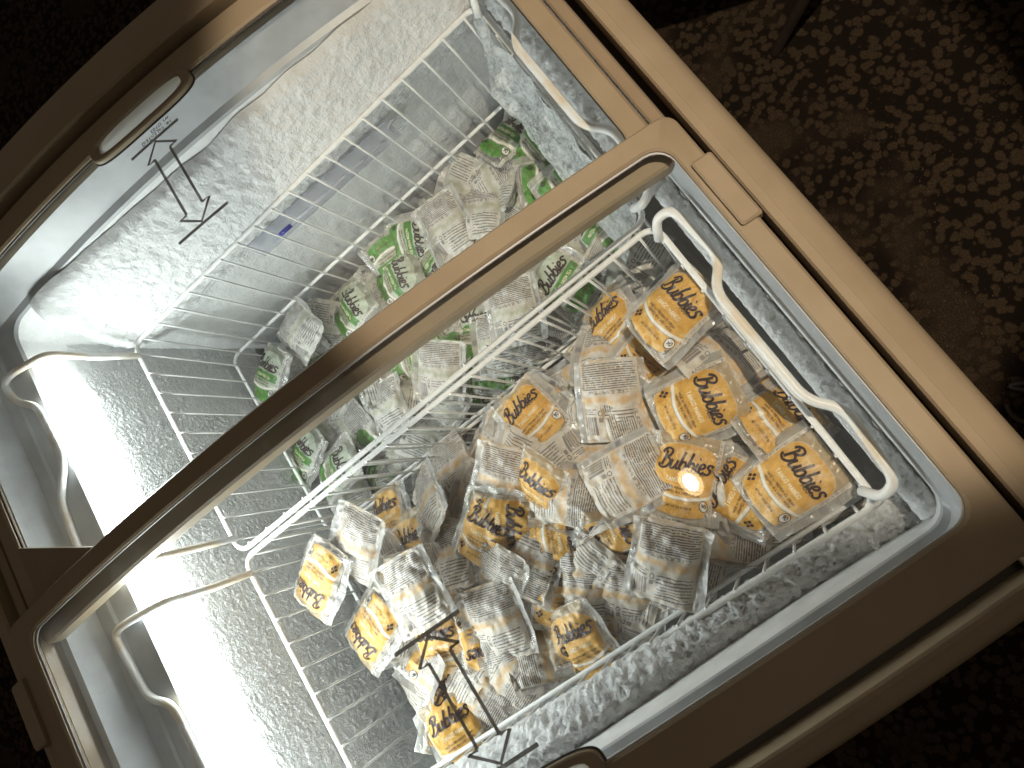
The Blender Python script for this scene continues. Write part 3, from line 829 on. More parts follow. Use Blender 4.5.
# ------------------------------------------------------------------ wrapped mochi packs
PS = 1.04
XB, YB, XF = .0242, .0330, .0308       # half body length, half height, half length with the end flaps
NV = 6
def pack_surface(var):
    rnd = random.Random(100 + var)
    H = rnd.uniform(.0078, .0104); cx, cy = rnd.uniform(-.004, .004), rnd.uniform(-.004, .004)
    k1, k2, k3 = rnd.uniform(-3.2, 1.2), rnd.uniform(-2.0, 2.0), rnd.uniform(-2.2, 1.0)
    c1, c2 = rnd.uniform(-.9, .9), rnd.uniform(-.9, .9); off = Vector((rnd.uniform(0, 50), rnd.uniform(0, 50), var * 7.7))
    ph = [rnd.uniform(0, 6.28) for _ in range(6)]
    def S(u, v, side):
        x, y = u * .001, v * .001
        ax = min(1, abs(x - cx * (1 - abs(x) / XB)) / XB) if abs(x) < XB else 1
        ay = min(1, abs(y - cy * (1 - abs(y) / YB)) / YB)
        body = max(0, 1 - ax ** 3.8) ** .62 * max(0, 1 - ay ** 3.4) ** .55
        dome = max(0, 1 - (((x - cx) / .0225) ** 2 + ((y - cy) / .025) ** 2)) ** .6
        h = H * (.74 * body + .26 * dome)
        gather = max(0, (ax - .35) / .65) ** 1.3 if abs(x) < XB else max(.15, 1 - (abs(x) - XB) / (XF - XB))
        wr = math.sin(y * 620 + ph[0 if x > 0 else 1] + 3 * math.sin(y * 190 + ph[2])) * .0011 * gather
        wr += noise.noise(Vector((x * 70, y * 70, side * 5.0)) + off) * .0028 * (1 - .5 * dome) + noise.noise(Vector((x * 170, y * 170, side * 9.0)) + off) * .0011
        wr += -max(0, .22 - abs(noise.noise(Vector((x * 48 + y * 22, y * 40 - x * 15, side * 2.0 + 31)) + off))) * .0058 * (1 - dome * .4)
        wr += -abs(noise.noise(Vector((x * 95 + y * 40, y * 60, side * 3.0 + 11)) + off)) * .0036 * (1 - dome * .55)
        z = side * h + (wr * side if h > .0012 else wr * .6)
        if abs(x) >= XB:
            e = abs(x) - XB; z += (c1 if x > 0 else c2) * e * (1 + .35 * math.sin(y * 150 + ph[3])); z += side * .00025
        # uneven outline and overall sag
        pin = 1 - .10 * dome
        oy = y * (1 - .07 * (1 - min(1, abs(x) / XF) ** 2) * 0 - .05 * (abs(x) / XF) ** 3 * (1 + .6 * math.sin(ph[4] + x * 60)))
        ox = x * (1 - .035 * (1 + math.sin(ph[5] + y * 90)) * (abs(x) / XF) ** 2)
        z += k1 * x * x + k2 * x * y + k3 * y * y
        return Vector((ox, oy, z)) * PS
    return S
def make_wrapper(var, fl):
    S = pack_surface(var); nx, ny = 46, 38; V = []; UV = []; F = []; MI = []
    us = [(-XF + 2 * XF * i / (nx - 1)) * 1000 for i in range(nx)]
    vs = [(math.sin((j / (ny - 1) - .5) * math.pi) * .5 + (j / (ny - 1) - .5)) * YB * 1000 for j in range(ny)]
    for side in (1, -1):
        b = len(V)
        for u in us:
            for v in vs: V.append(S(u, v, side)); UV.append((u, v))
        f = grid_faces(nx, ny, b, side > 0); F += f; MI += [0 if side > 0 else 1] * len(f)
    me = bpy.data.meshes.new('wrapper'); me.from_pydata([tuple(q) for q in V], [], F)
    me.materials.append(M[fl + '_front']); me.materials.append(M[fl + '_back'])
    me.polygons.foreach_set('use_smooth', [True] * len(F)); me.polygons.foreach_set('material_index', MI)
    ul = me.uv_layers.new(name='print'); buf = []
    for l in me.loops: buf += UV[l.vertex_index]
    ul.data.foreach_set('uv', buf); me.update()
    return me
def make_lettering(var, fl):
    S = pack_surface(var); V = []; F = []; MI = []
    def sf(lift_): return lambda u, v: tuple(S(u * .79, v, 1) + Vector((0, 0, lift_)))
    def mark(mi):
        while len(MI) < len(F): MI.append(mi)
    k = 1.58; ox, oy = -23.5, 7.6
    for s in SCRIPT:
        pts = [(ox + (p.x + p.y * .16) * k, oy + p.y * k * .84) for p in catmull([(a, b, 0) for a, b in s], 5)]
        stroke_data(pts, 2.0, sf(.0006), V, F)
    mark(0)
    def put_text(txt, h, x, y, w, mi, anchor='c', lift_=.00055):
        st, wd = text_strokes(txt, h)
        x0 = x - wd / 2 if anchor == 'c' else x
        for s in st: stroke_data([(x0 + q[0], y + q[1]) for q in subdiv(s, 1.6)], w, sf(lift_), V, F, False)
        mark(mi)
    put_text('MOCHI', 3.0, 12.5, 2.6 if False else 5.6, .62, 0)
    put_text('TANGO MANGO' if fl == 'o' else 'MATCHA GREEN TEA', 3.4 if fl == 'o' else 2.8, 0, -1.6, .60, 2)
    put_text('MADE W/ PREMIUM ICE CREAM', 1.9, 0, -7.0, .44, 1)
    put_text('WRAPPED IN A SWEET MOCHI', 1.9, 0, -10.4, .44, 1)
    put_text('NET WT 1.25 OZ (35 G)', 1.7, 0, -21.5, .42, 1)
    # calorie badge and logo badge
    def disc(cx, cy, r, mi):
        b = len(V); f = sf(.0004); n = 14
        V.append(f(cx, cy))
        for a in range(n): V.append(f(cx + r * math.cos(a * 2 * math.pi / n), cy + r * math.sin(a * 2 * math.pi / n)))
        for a in range(n): F.append((b, b + 1 + a, b + 1 + (a + 1) % n))
        mark(mi)
    disc(22.5, -17.0, 4.2, 3)
    stroke_data([(22.5 + 4.1 * math.cos(a * .35), -17 + 4.1 * math.sin(a * .35)) for a in range(19)], .55, sf(.0006), V, F, False); mark(0)
    put_text('90', 3.2, 22.5, -18.2, .75, 0, 'c', .0008)
    for dx, dy in ((0, 2.2), (2.2, 0), (0, -2.2), (-2.2, 0)):
        c = (-22.0 + dx, -18.0 + dy); q = 1.7; b = len(V); f = sf(.0006)
        V += [f(c[0] + q, c[1]), f(c[0], c[1] + q), f(c[0] - q, c[1]), f(c[0], c[1] - q)]; F.append((b, b + 1, b + 2, b + 3))
    mark(0)
    me = bpy.data.meshes.new('lettering'); me.from_pydata(V, [], F)
    for q in ('ink', 'text_brown', 'text_pale', 'badge'): me.materials.append(M[q])
    me.polygons.foreach_set('material_index', MI); me.update()
    return me
def make_mochi(fl):
    V = []; F = []; n, r = 18, 9
    for i in range(r + 1):
        a = -math.pi / 2 + math.pi * i / r
        for k in range(n):
            b = 2 * math.pi * k / n
            V.append((  .0185 * math.cos(a) * math.cos(b), .0205 * math.cos(a) * math.sin(b), .0058 * math.sin(a)))
    for i in range(r):
        for k in range(n): F.append((i * n + k, i * n + (k + 1) % n, (i + 1) * n + (k + 1) % n, (i + 1) * n + k))
    me = bpy.data.meshes.new('mochi'); me.from_pydata(V, [], F); me.materials.append(M[fl + '_mochi'])
    me.polygons.foreach_set('use_smooth', [True] * len(F)); return me
WR = {(v, f): make_wrapper(v, f) for v in range(NV) for f in 'og'}
LT = {(v, f): make_lettering(v, f) for v in range(NV) for f in 'og'}
MO = {f: make_mochi(f) for f in 'og'}
PACKS = [
('o',-0.0579,0.0290,-0.0120,0.0454,-0.0922,-0.0492,-0.9935,3,'mango mochi pack tucked under the basket rim at the top corner of the orange pile'),
('o',-0.0208,0.0772,-0.0800,0.6932,-0.2577,-0.0239,-0.6726,5,'mango mochi pack leaning on the basket divider with its lettering running upward'),
('o',-0.0665,0.0625,-0.0580,0.0951,0.0970,-0.0873,-0.9869,0,'mango mochi pack mostly hidden below the topmost corner pack'),
('o',-0.0394,0.0971,-0.0750,0.2287,-0.8694,-0.4209,0.1211,1,'small curled text side of an orange mochi pack above a big flat text side'),
('o',-0.0783,0.1114,-0.0420,0.0634,0.8714,0.4856,0.0290,0,"large flat orange mochi pack, text side up, near the divider's upper half"),
('o',-0.1241,0.0576,-0.0220,0.1079,-0.0665,0.0563,0.9903,4,'mango mochi pack, lettering up, directly above the bright lamp reflection'),
('o',-0.1367,0.0348,-0.0550,0.0773,-0.0882,0.0560,0.9915,3,"mango mochi pack in shade, lettering reading downward, near the handle's dip"),
('o',-0.1062,0.0230,-0.0350,0.2991,-0.9524,-0.0499,0.0308,0,'orange mochi pack standing on edge beside the front basket handle'),
('o',-0.1675,0.0170,-0.0360,0.0029,0.0544,-0.2957,0.9537,0,'mango mochi pack tilted against the front rim above the corner pack'),
('o',-0.2070,0.0380,-0.0160,0.0030,-0.0164,-0.0678,-0.9976,4,"mango mochi pack, lettering up, nearest the basket's front corner"),
('o',-0.1921,0.0726,-0.0340,0.8531,-0.1217,0.0070,-0.5074,1,'mango mochi pack overlapped by the corner pack, lettering turned sideways'),
('o',-0.1625,0.0996,-0.0300,0.3670,0.0367,-0.0593,-0.9276,5,'orange mochi pack lying under the bright lamp reflection'),
('o',-0.1379,0.1355,-0.0300,0.0449,0.9969,-0.0589,-0.0269,0,'orange mochi pack, text side up, just beside the lamp reflection toward the divider'),
('o',-0.2072,0.1479,-0.0300,0.0888,0.9245,0.3665,0.0551,3,'large orange mochi pack, text side up, below the lamp reflection'),
('o',-0.1605,0.1710,-0.0500,0.0836,0.0193,0.1203,0.9890,4,'mango mochi pack squeezed between two text-side packs in mid pile'),
('o',-0.1199,0.1923,-0.0500,0.0683,0.9253,-0.3727,-0.0144,5,'upright orange mochi pack in mid pile, text lines running down the picture'),
('o',-0.0747,0.2377,-0.0620,0.0574,0.9390,0.3367,0.0396,3,'orange mochi pack, text side up, directly above a mango front in mid pile'),
('o',-0.0408,0.1852,-0.0780,0.7705,-0.0672,0.0187,-0.6336,1,'mango mochi pack, lettering rising along the wire divider'),
('o',-0.0769,0.1741,-0.1000,0.1698,0.7343,0.6563,0.0365,4,'dim orange mochi pack showing below the pack at the divider'),
('o',-0.1031,0.2761,-0.0600,0.2694,0.0326,-0.0617,-0.9605,5,'mango mochi pack, lettering up, in the middle of the orange pile'),
('o',-0.0452,0.3185,-0.0800,0.0327,0.5931,0.7289,-0.3405,2,'orange mochi pack standing on its edge near the divider'),
('o',-0.0422,0.3822,-0.0380,0.0949,0.9476,0.3018,-0.0438,1,"orange mochi pack, text side up, beside the divider's low end"),
('o',-0.0483,0.4310,-0.0320,0.9556,-0.0452,0.0942,0.2756,1,"mango mochi pack with upside-down lettering at the pile's outermost tip"),
('o',-0.1105,0.3512,-0.0280,0.0511,0.7394,0.6712,0.0114,2,'square flat orange mochi pack, text side up, between two upside-down mango fronts and mid pile'),
('o',-0.1133,0.4187,-0.0500,0.9780,-0.0659,0.1025,0.1695,1,'mango mochi pack with upside-down lettering half under a square text-side pack'),
('o',-0.1715,0.3081,-0.0500,0.0501,0.7919,0.6083,0.0151,1,'orange mochi pack, barcode side up, with a wide clear end flap'),
('o',-0.1585,0.3693,-0.0580,0.5691,0.0411,-0.1147,-0.8132,1,'mango mochi pack peeking out under the sliding-arrow mark'),
('o',-0.1706,0.4062,-0.0650,0.1434,0.9219,0.2443,-0.2643,2,'orange mochi pack standing edge-on at the low end of the pile'),
('o',-0.2075,0.4043,-0.0850,0.8257,-0.0021,-0.0871,-0.5574,0,'shaded mango mochi pack low in the pile by the sliding-arrow mark'),
('o',-0.2300,0.3986,-0.0550,0.7081,0.0593,0.1448,-0.6886,5,'mango mochi pack at the very bottom of the picture'),
('o',-0.2109,0.3299,-0.0600,0.1181,0.7596,0.6389,0.0299,2,'orange mochi pack, text side up, under the wide clear flap'),
('o',-0.2247,0.2532,-0.0550,0.6746,-0.0507,-0.1480,-0.7214,0,'mango mochi pack lying against the frosty end wall wires'),
('o',-0.1908,0.2750,-0.0750,0.1214,0.8988,0.4157,0.0680,0,'orange mochi pack, text side up, just above the pack at the frosty wall'),
('o',-0.1928,0.2242,-0.0600,0.0933,0.8858,0.4522,0.0471,4,'orange mochi pack with broad text block, beside the large text-side pack'),
('o',-0.2138,0.1949,-0.0580,0.1213,0.9026,0.4074,0.0682,4,'orange mochi pack partly under the large text-side pack at the frosty wall'),
('o',-0.1584,0.2209,-0.0750,0.0849,0.9402,-0.3292,-0.0196,1,'orange mochi pack turned sideways under the upright mid-pile pack'),
('o',-0.1457,0.2606,-0.0850,0.2025,0.9574,-0.1913,-0.0765,3,'narrow orange mochi pack wedged beside the central mango front'),
('o',-0.1288,0.3292,-0.0850,0.1131,0.9018,0.4120,0.0652,3,'orange mochi pack, text side up, below the central mango front'),
('o',-0.0363,0.2431,-0.1120,0.0703,0.9709,0.2156,-0.0774,2,'dim orange mochi pack close under the divider wires'),
('o',-0.0241,0.2937,-0.1180,0.0372,0.7207,0.6711,-0.1696,4,'crumpled orange mochi pack low beside the divider wires'),
('o',-0.0263,0.3798,-0.1120,0.6066,-0.2054,-0.0682,-0.7650,1,"shaded mango mochi pack at the foot of the divider's low end"),
('o',-0.1083,0.1047,-0.0620,0.0648,0.9759,0.2002,0.0583,3,'orange mochi pack buried between the large text sides and the lamp reflection'),
('o',-0.1617,0.0676,-0.0620,0.0060,0.8365,-0.5410,0.0870,3,'orange mochi pack with barcode below the lettered packs near the handle'),
('o',-0.1437,0.0766,-0.0700,0.2869,0.0519,-0.0700,-0.9540,2,'mango mochi pack mostly covered just above the lamp reflection'),
('o',-0.2109,0.2972,-0.0850,0.0824,0.8150,0.5729,0.0283,1,'shaded orange mochi pack in the gap above the frosty wall'),
('o',-0.1664,0.2970,-0.0900,0.0468,0.9946,-0.0569,0.0735,5,'shaded orange mochi pack in the gap beside the barcode-side pack'),
('o',-0.0557,0.2296,-0.1220,0.7158,0.0125,-0.0863,-0.6928,4,'shaded mango mochi pack below the pack at the divider'),
('g',0.2268,0.0546,-0.1450,0.1198,-0.1589,0.1470,-0.9689,4,'green tea mochi pack next to the ice-crusted basket side'),
('g',0.2031,0.0952,-0.1500,0.0457,0.9938,-0.0695,0.0742,5,'green tea mochi pack, text side up, second from the iced corner'),
('g',0.1989,0.1632,-0.1450,0.0844,0.7608,0.6432,0.0217,3,'large green tea mochi pack, text side up, third from the iced corner'),
('g',0.2009,0.2501,-0.1650,0.0775,0.0762,0.1059,0.9884,3,'green tea mochi pack, lettering reading downward, against the far wall wires'),
('g',0.2061,0.3155,-0.1600,0.0534,-0.1170,-0.1283,-0.9834,3,'small visible corner of a green tea mochi pack behind the lid bar'),
('g',0.2188,0.3700,-0.1350,0.0065,-0.5791,-0.8061,0.1217,4,"green tea mochi pack, text side up, at the far basket's low end"),
('g',0.1998,0.4327,-0.1300,0.2906,-0.1638,-0.0575,-0.9409,1,"outermost green tea mochi pack at the far basket's low end"),
('g',0.2081,0.3834,-0.1950,0.0483,0.9462,0.3116,-0.0726,3,'green tea mochi pack half under the lid bar at the far end'),
('g',0.1854,0.1594,-0.1750,0.6036,0.0499,-0.1663,-0.7781,3,'green tea mochi front showing below a large text-side pack by the lid bar'),
('g',0.0640,0.1515,-0.1200,0.0647,0.8424,0.5343,0.0260,3,'large green tea mochi pack, text side up, between the lid bar and the divider'),
('g',0.0539,0.1889,-0.1350,0.0328,0.8664,0.4917,-0.0807,5,'green tea mochi pack with text block hard against the divider rim'),
('g',0.0869,0.2024,-0.1500,0.4746,-0.1204,-0.0503,-0.8705,1,'green tea mochi front with pale flavour band, beside the lid bar'),
('g',0.0716,0.2574,-0.1350,0.0899,0.9087,0.4042,0.0534,1,'green tea mochi pack with neat text panel, seen through the sliding lid'),
('g',0.0820,0.3381,-0.1500,0.0285,0.7593,0.6393,-0.1185,5,'green tea mochi pack, barcode side up, beside the divider rim'),
('g',0.0954,0.3981,-0.1650,0.1112,0.9756,0.1543,-0.1100,0,"green tea mochi pack standing askew under the lid bar's near edge"),
('g',0.0598,0.4203,-0.1350,0.0132,-0.1374,-0.1062,-0.9847,2,'green tea mochi pack at the low end beside the divider rim'),
('g',0.1042,0.4558,-0.1500,0.2257,-0.1962,-0.0915,-0.9499,1,'green tea mochi pack barely emerging below the lid bar'),
('g',0.0567,0.0949,-0.1250,0.8036,-0.0004,-0.1305,-0.5807,0,"green tea mochi front in the middle of the far basket's divider side"),
('g',0.0679,0.0339,-0.1100,0.7198,-0.1736,-0.0038,-0.6721,5,"green tea mochi front near the ice by the lid's rounded corner"),
('g',0.0347,0.0302,-0.1100,0.1059,-0.5114,-0.8416,-0.1376,2,'green tea mochi pack standing behind the divider near its handle end'),
('g',0.0835,0.0685,-0.1300,0.0756,0.9785,0.1777,0.0721,5,'green tea mochi pack with crumpled film below the lid bar'),
('g',0.0679,0.1294,-0.1500,0.2696,0.0649,-0.0820,-0.9573,3,'shaded green tea mochi front in the gap beside a large text-side pack'),
('g',0.0524,0.1134,-0.1900,0.3496,0.0480,-0.0728,-0.9328,0,"green tea mochi front seen through the divider's upper wires"),
('g',0.0382,0.1983,-0.2000,0.0770,0.8939,0.4398,0.0409,5,"green tea mochi pack, text side up, seen through the divider's middle wires"),
('g',0.0404,0.2379,-0.2000,0.5812,0.0279,-0.0826,-0.8091,3,"green tea mochi front seen through the divider's middle wires"),
('g',0.0438,0.2995,-0.1900,0.0737,0.9215,0.3785,0.0466,0,'green tea mochi pack seen through the divider wires toward its low end'),
('g',0.0469,0.3658,-0.1800,0.5247,0.0343,-0.0801,-0.8468,0,"green tea mochi front seen through the divider's lowest wires"),
('g',0.0537,0.0715,-0.1800,0.0845,0.7669,0.6359,0.0213,4,'green tea mochi pack seen through the divider close to the handle'),
('g',0.1479,0.0714,-0.1500,0.0959,0.0654,-0.0577,-0.9916,4,'green tea mochi pack under the sheet of ice near the lid bar'),
('g',0.1937,0.0340,-0.1400,0.0098,0.0701,-0.0518,-0.9961,5,'green tea mochi pack locked in ice beside the frosted rim'),
('g',0.1286,0.0344,-0.1200,0.0100,0.0699,-0.0520,-0.9961,2,'green tea mochi pack showing green through the ice beside the lid bar'),
('g',0.0808,0.3069,-0.1750,0.0591,0.9877,0.1295,0.0641,0,'shaded green tea mochi pack between the barcode-side pack and the lid bar'),
('o',-0.2150,0.0276,-0.0522,0.0308,0.6718,-0.7369,0.0684,2,'+orange mochi pack under the others, sixth row from divider, first from front'),
('o',-0.2148,0.0684,-0.0591,0.2036,0.8217,0.5318,0.0228,0,'+orange mochi pack under the others, sixth row from divider, second from front'),
('o',-0.2150,0.1032,-0.0615,0.0723,-0.8932,0.3315,0.2950,4,'+orange mochi pack under the others, sixth row from divider, third from front'),
('o',-0.2126,0.1439,-0.0554,0.0526,-0.8946,0.4246,0.1292,3,'+orange mochi pack under the others, sixth row from divider, fourth from front'),
('o',-0.2150,0.1864,-0.0659,0.1893,-0.0608,-0.9765,0.0832,3,'+orange mochi pack under the others, sixth row from divider, fifth from front'),
('o',-0.2150,0.2113,-0.0634,0.0265,-0.4199,-0.8989,0.1222,0,'+orange mochi pack under the others, sixth row from divider, sixth from front'),
('o',-0.2148,0.2501,-0.0648,0.9838,0.1149,0.0958,-0.0983,4,'+orange mochi pack under the others, sixth row from divider, seventh from front'),
('o',-0.2150,0.2920,-0.0660,0.1356,-0.1333,-0.9585,-0.2123,1,'+orange mochi pack under the others, sixth row from divider, eighth from front'),
('o',-0.2102,0.3247,-0.0601,0.0115,0.8315,-0.5549,-0.0216,5,'+orange mochi pack under the others, sixth row from divider, ninth from front'),
('o',-0.2150,0.3646,-0.0627,0.0005,0.8433,-0.5370,0.0219,4,'+orange mochi pack under the others, sixth row from divider, tenth from front'),
('o',-0.2147,0.4021,-0.0673,0.4107,0.2481,0.2618,-0.8374,5,'+orange mochi pack under the others, sixth row from divider, eleventh from front'),
('o',-0.1781,0.0346,-0.0534,0.2298,-0.0734,-0.0718,-0.9678,5,'+orange mochi pack under the others, fifth row from divider, first from front'),
('o',-0.1763,0.0699,-0.0584,0.1142,0.8583,0.4943,0.0770,0,'+orange mochi pack under the others, fifth row from divider, second from front'),
('o',-0.1800,0.1012,-0.0540,0.0180,0.3071,0.8599,-0.4074,3,'+orange mochi pack under the others, fifth row from divider, third from front'),
('o',-0.1796,0.1416,-0.0522,0.1352,0.0401,0.9748,-0.1731,0,'+orange mochi pack under the others, fifth row from divider, fourth from front'),
('o',-0.1712,0.1893,-0.0615,0.3832,0.2686,-0.1504,-0.8709,4,'+orange mochi pack under the others, fifth row from divider, fifth from front'),
('o',-0.1825,0.2166,-0.0563,0.0418,-0.1588,0.9726,-0.1645,0,'+orange mochi pack under the others, fifth row from divider, sixth from front'),
('o',-0.1821,0.2481,-0.0637,0.3690,0.2246,0.0950,-0.8969,1,'+orange mochi pack under the others, fifth row from divider, seventh from front'),
('o',-0.1773,0.2936,-0.0689,0.0241,-0.9908,-0.0848,-0.1024,3,'+orange mochi pack under the others, fifth row from divider, eighth from front'),
('o',-0.1749,0.3301,-0.0615,0.8087,0.0542,-0.1519,0.5657,5,'+orange mochi pack under the others, fifth row from divider, ninth from front'),
('o',-0.1813,0.3598,-0.0721,0.2251,-0.4893,-0.8242,0.1749,4,'+orange mochi pack under the others, fifth row from divider, tenth from front'),
('o',-0.1786,0.3900,-0.0672,0.5644,0.1424,-0.1634,0.7965,2,'+orange mochi pack under the others, fifth row from divider, eleventh from front'),
('o',-0.1377,0.0310,-0.0548,0.9975,0.0698,-0.0069,-0.0124,0,'+orange mochi pack under the others, fourth row from divider, first from front'),
('o',-0.1394,0.0713,-0.0516,0.0102,-0.2322,-0.9723,0.0256,4,'+orange mochi pack under the others, fourth row from divider, second from front'),
('o',-0.1361,0.1101,-0.0620,0.0328,0.1471,0.9862,0.0690,3,'+orange mochi pack under the others, fourth row from divider, third from front'),
('o',-0.1433,0.1419,-0.0595,0.0863,0.7955,0.5993,0.0234,2,'+orange mochi pack under the others, fourth row from divider, fourth from front'),
('o',-0.1389,0.1732,-0.0632,0.3532,0.5973,-0.6823,-0.2301,2,'+orange mochi pack under the others, fourth row from divider, fifth from front'),
('o',-0.1425,0.2176,-0.0590,0.2083,0.0170,-0.0061,0.9779,4,'+orange mochi pack under the others, fourth row from divider, sixth from front'),
('o',-0.1445,0.2510,-0.0569,0.1114,0.3103,-0.9424,-0.0567,2,'+orange mochi pack under the others, fourth row from divider, seventh from front'),
('o',-0.1434,0.2903,-0.0585,0.1791,0.9344,0.2979,-0.0772,5,'+orange mochi pack under the others, fourth row from divider, eighth from front'),
('o',-0.1414,0.3317,-0.0668,0.1194,-0.9541,-0.2601,-0.0887,5,'+orange mochi pack under the others, fourth row from divider, ninth from front'),
('o',-0.1358,0.3622,-0.0712,0.1430,0.7324,-0.6539,0.1246,1,'+orange mochi pack under the others, fourth row from divider, tenth from front'),
('o',-0.1418,0.4028,-0.0759,0.3267,-0.8175,0.3775,-0.2871,2,'+orange mochi pack under the others, fourth row from divider, eleventh from front'),
('o',-0.1055,0.0353,-0.0586,0.3505,0.1321,-0.1422,0.9162,0,'+orange mochi pack under the others, third row from divider, first from front'),
('o',-0.1026,0.0688,-0.0521,0.5272,0.0786,0.1279,0.8364,4,'+orange mochi pack under the others, third row from divider, second from front'),
('o',-0.1070,0.0984,-0.0489,0.0932,0.1672,0.9755,0.1084,2,'+orange mochi pack under the others, third row from divider, third from front'),
('o',-0.1102,0.1461,-0.0622,0.2676,-0.8575,-0.4389,0.0215,3,'+orange mochi pack under the others, third row from divider, fourth from front'),
('o',-0.1037,0.1783,-0.0601,0.0015,-0.7208,0.6896,-0.0698,4,'+orange mochi pack under the others, third row from divider, fifth from front'),
('o',-0.0995,0.2099,-0.0541,0.2221,-0.0333,-0.2988,-0.9275,4,'+orange mochi pack under the others, third row from divider, sixth from front'),
('o',-0.1028,0.2582,-0.0588,0.3449,-0.1199,0.0448,0.9299,0,'+orange mochi pack under the others, third row from divider, seventh from front'),
('o',-0.1113,0.2916,-0.0696,0.7175,-0.1095,-0.1552,-0.6702,2,'+orange mochi pack under the others, third row from divider, eighth from front'),
('o',-0.0970,0.3256,-0.0707,0.1076,-0.7909,-0.5900,0.1219,2,'+orange mochi pack under the others, third row from divider, ninth from front'),
('o',-0.1009,0.3612,-0.0636,0.2601,-0.5476,0.7923,-0.0683,1,'+orange mochi pack under the others, third row from divider, tenth from front'),
('o',-0.1144,0.3980,-0.0707,0.1310,-0.6923,0.7039,0.0904,5,'+orange mochi pack under the others, third row from divider, eleventh from front'),
('o',-0.0646,0.0333,-0.0858,0.6625,-0.0326,-0.1146,0.7395,2,'+orange mochi pack under the others, second row from divider, first from front'),
('o',-0.0725,0.0744,-0.0787,0.0367,0.7106,-0.7006,-0.0543,3,'+orange mochi pack under the others, second row from divider, second from front'),
('o',-0.0656,0.1067,-0.0912,0.1502,-0.7107,0.6872,-0.0097,3,'+orange mochi pack under the others, second row from divider, third from front'),
('o',-0.0708,0.1495,-0.0847,0.2571,0.7613,-0.5894,0.0835,1,'+orange mochi pack under the others, second row from divider, fourth from front'),
('o',-0.0625,0.1749,-0.0929,0.0974,-0.2163,-0.9226,0.3043,3,'+orange mochi pack under the others, second row from divider, fifth from front'),
('o',-0.0689,0.2207,-0.0843,0.0138,-0.2484,0.9498,-0.1898,3,'+orange mochi pack under the others, second row from divider, sixth from front'),
('o',-0.0603,0.2549,-0.1028,0.1087,0.9546,-0.1636,-0.2241,0,'+orange mochi pack under the others, second row from divider, seventh from front'),
('o',-0.0684,0.2816,-0.0979,0.0276,0.9655,0.2591,0.0039,5,'+orange mochi pack under the others, second row from divider, eighth from front'),
('o',-0.0709,0.3292,-0.0896,0.0166,0.6510,0.7437,-0.1510,3,'+orange mochi pack under the others, second row from divider, ninth from front'),
('o',-0.0656,0.3615,-0.1057,0.6246,-0.0557,-0.2585,-0.7348,3,'+orange mochi pack under the others, second row from divider, tenth from front'),
('o',-0.0664,0.4071,-0.0944,0.0719,-0.6754,0.7301,-0.0748,3,'+orange mochi pack under the others, second row from divider, eleventh from front'),
('o',-0.0361,0.0336,-0.1109,0.1454,0.9784,-0.1387,-0.0487,5,'+orange mochi pack under the others, first row from divider, first from front'),
('o',-0.0320,0.0738,-0.1207,0.1102,0.5411,0.8295,0.0838,2,'+orange mochi pack under the others, first row from divider, second from front'),
('o',-0.0320,0.1030,-0.1201,0.0507,0.6648,0.7305,0.1479,3,'+orange mochi pack under the others, first row from divider, third from front'),
('o',-0.0354,0.1432,-0.1256,0.2225,0.9603,-0.0853,0.1447,4,'+orange mochi pack under the others, first row from divider, fourth from front'),
('o',-0.0320,0.1841,-0.1198,0.0172,-0.5523,-0.8294,-0.0820,3,'+orange mochi pack under the others, first row from divider, fifth from front'),
('o',-0.0363,0.2091,-0.1173,0.1738,-0.4184,0.8906,-0.0399,5,'+orange mochi pack under the others, first row from divider, sixth from front'),
('o',-0.0384,0.2525,-0.1278,0.3291,0.0930,0.1011,0.9342,3,'+orange mochi pack under the others, first row from divider, seventh from front'),
('o',-0.0352,0.2993,-0.1269,0.1005,-0.9292,-0.3556,-0.0029,0,'+orange mochi pack under the others, first row from divider, eighth from front'),
('o',-0.0320,0.3245,-0.1299,0.1594,-0.8244,-0.5406,-0.0513,0,'+orange mochi pack under the others, first row from divider, ninth from front'),
('o',-0.0369,0.3684,-0.1293,0.1916,0.2254,0.9270,-0.2308,2,'+orange mochi pack under the others, first row from divider, tenth from front'),
('o',-0.0387,0.3982,-0.1229,0.0121,0.1030,-0.9911,0.0835,1,'+orange mochi pack under the others, first row from divider, eleventh from front'),
('g',0.0465,0.0470,-0.1389,0.6519,0.1205,0.1336,0.7367,4,'+green tea mochi pack under the others, first row from divider, first from front'),
('g',0.0420,0.0864,-0.1362,0.1279,-0.0952,0.9861,0.0476,2,'+green tea mochi pack under the others, first row from divider, second from front'),
('g',0.0420,0.1296,-0.1420,0.0368,-0.9002,0.4337,0.0102,2,'+green tea mochi pack under the others, first row from divider, third from front'),
('g',0.0420,0.1647,-0.1402,0.1351,0.5551,-0.8067,-0.1509,0,'+green tea mochi pack under the others, first row from divider, fourth from front'),
('g',0.0420,0.2029,-0.1529,0.4268,-0.0211,0.0996,-0.8986,0,'+green tea mochi pack under the others, first row from divider, fifth from front'),
('g',0.0420,0.2393,-0.1539,0.2895,-0.1893,-0.1111,0.9316,5,'+green tea mochi pack under the others, first row from divider, sixth from front'),
('g',0.0480,0.2793,-0.1555,0.2012,0.9777,0.0575,0.0169,4,'+green tea mochi pack under the others, first row from divider, seventh from front'),
('g',0.0435,0.3216,-0.1579,0.1246,-0.9438,-0.2866,0.1076,0,'+green tea mochi pack under the others, first row from divider, eighth from front'),
('g',0.0420,0.3633,-0.1649,0.0474,-0.1346,-0.9898,0.0031,4,'+green tea mochi pack under the others, first row from divider, ninth from front'),
('g',0.0420,0.3996,-0.1681,0.7570,-0.1480,-0.2793,-0.5718,0,'+green tea mochi pack under the others, first row from divider, tenth from front'),
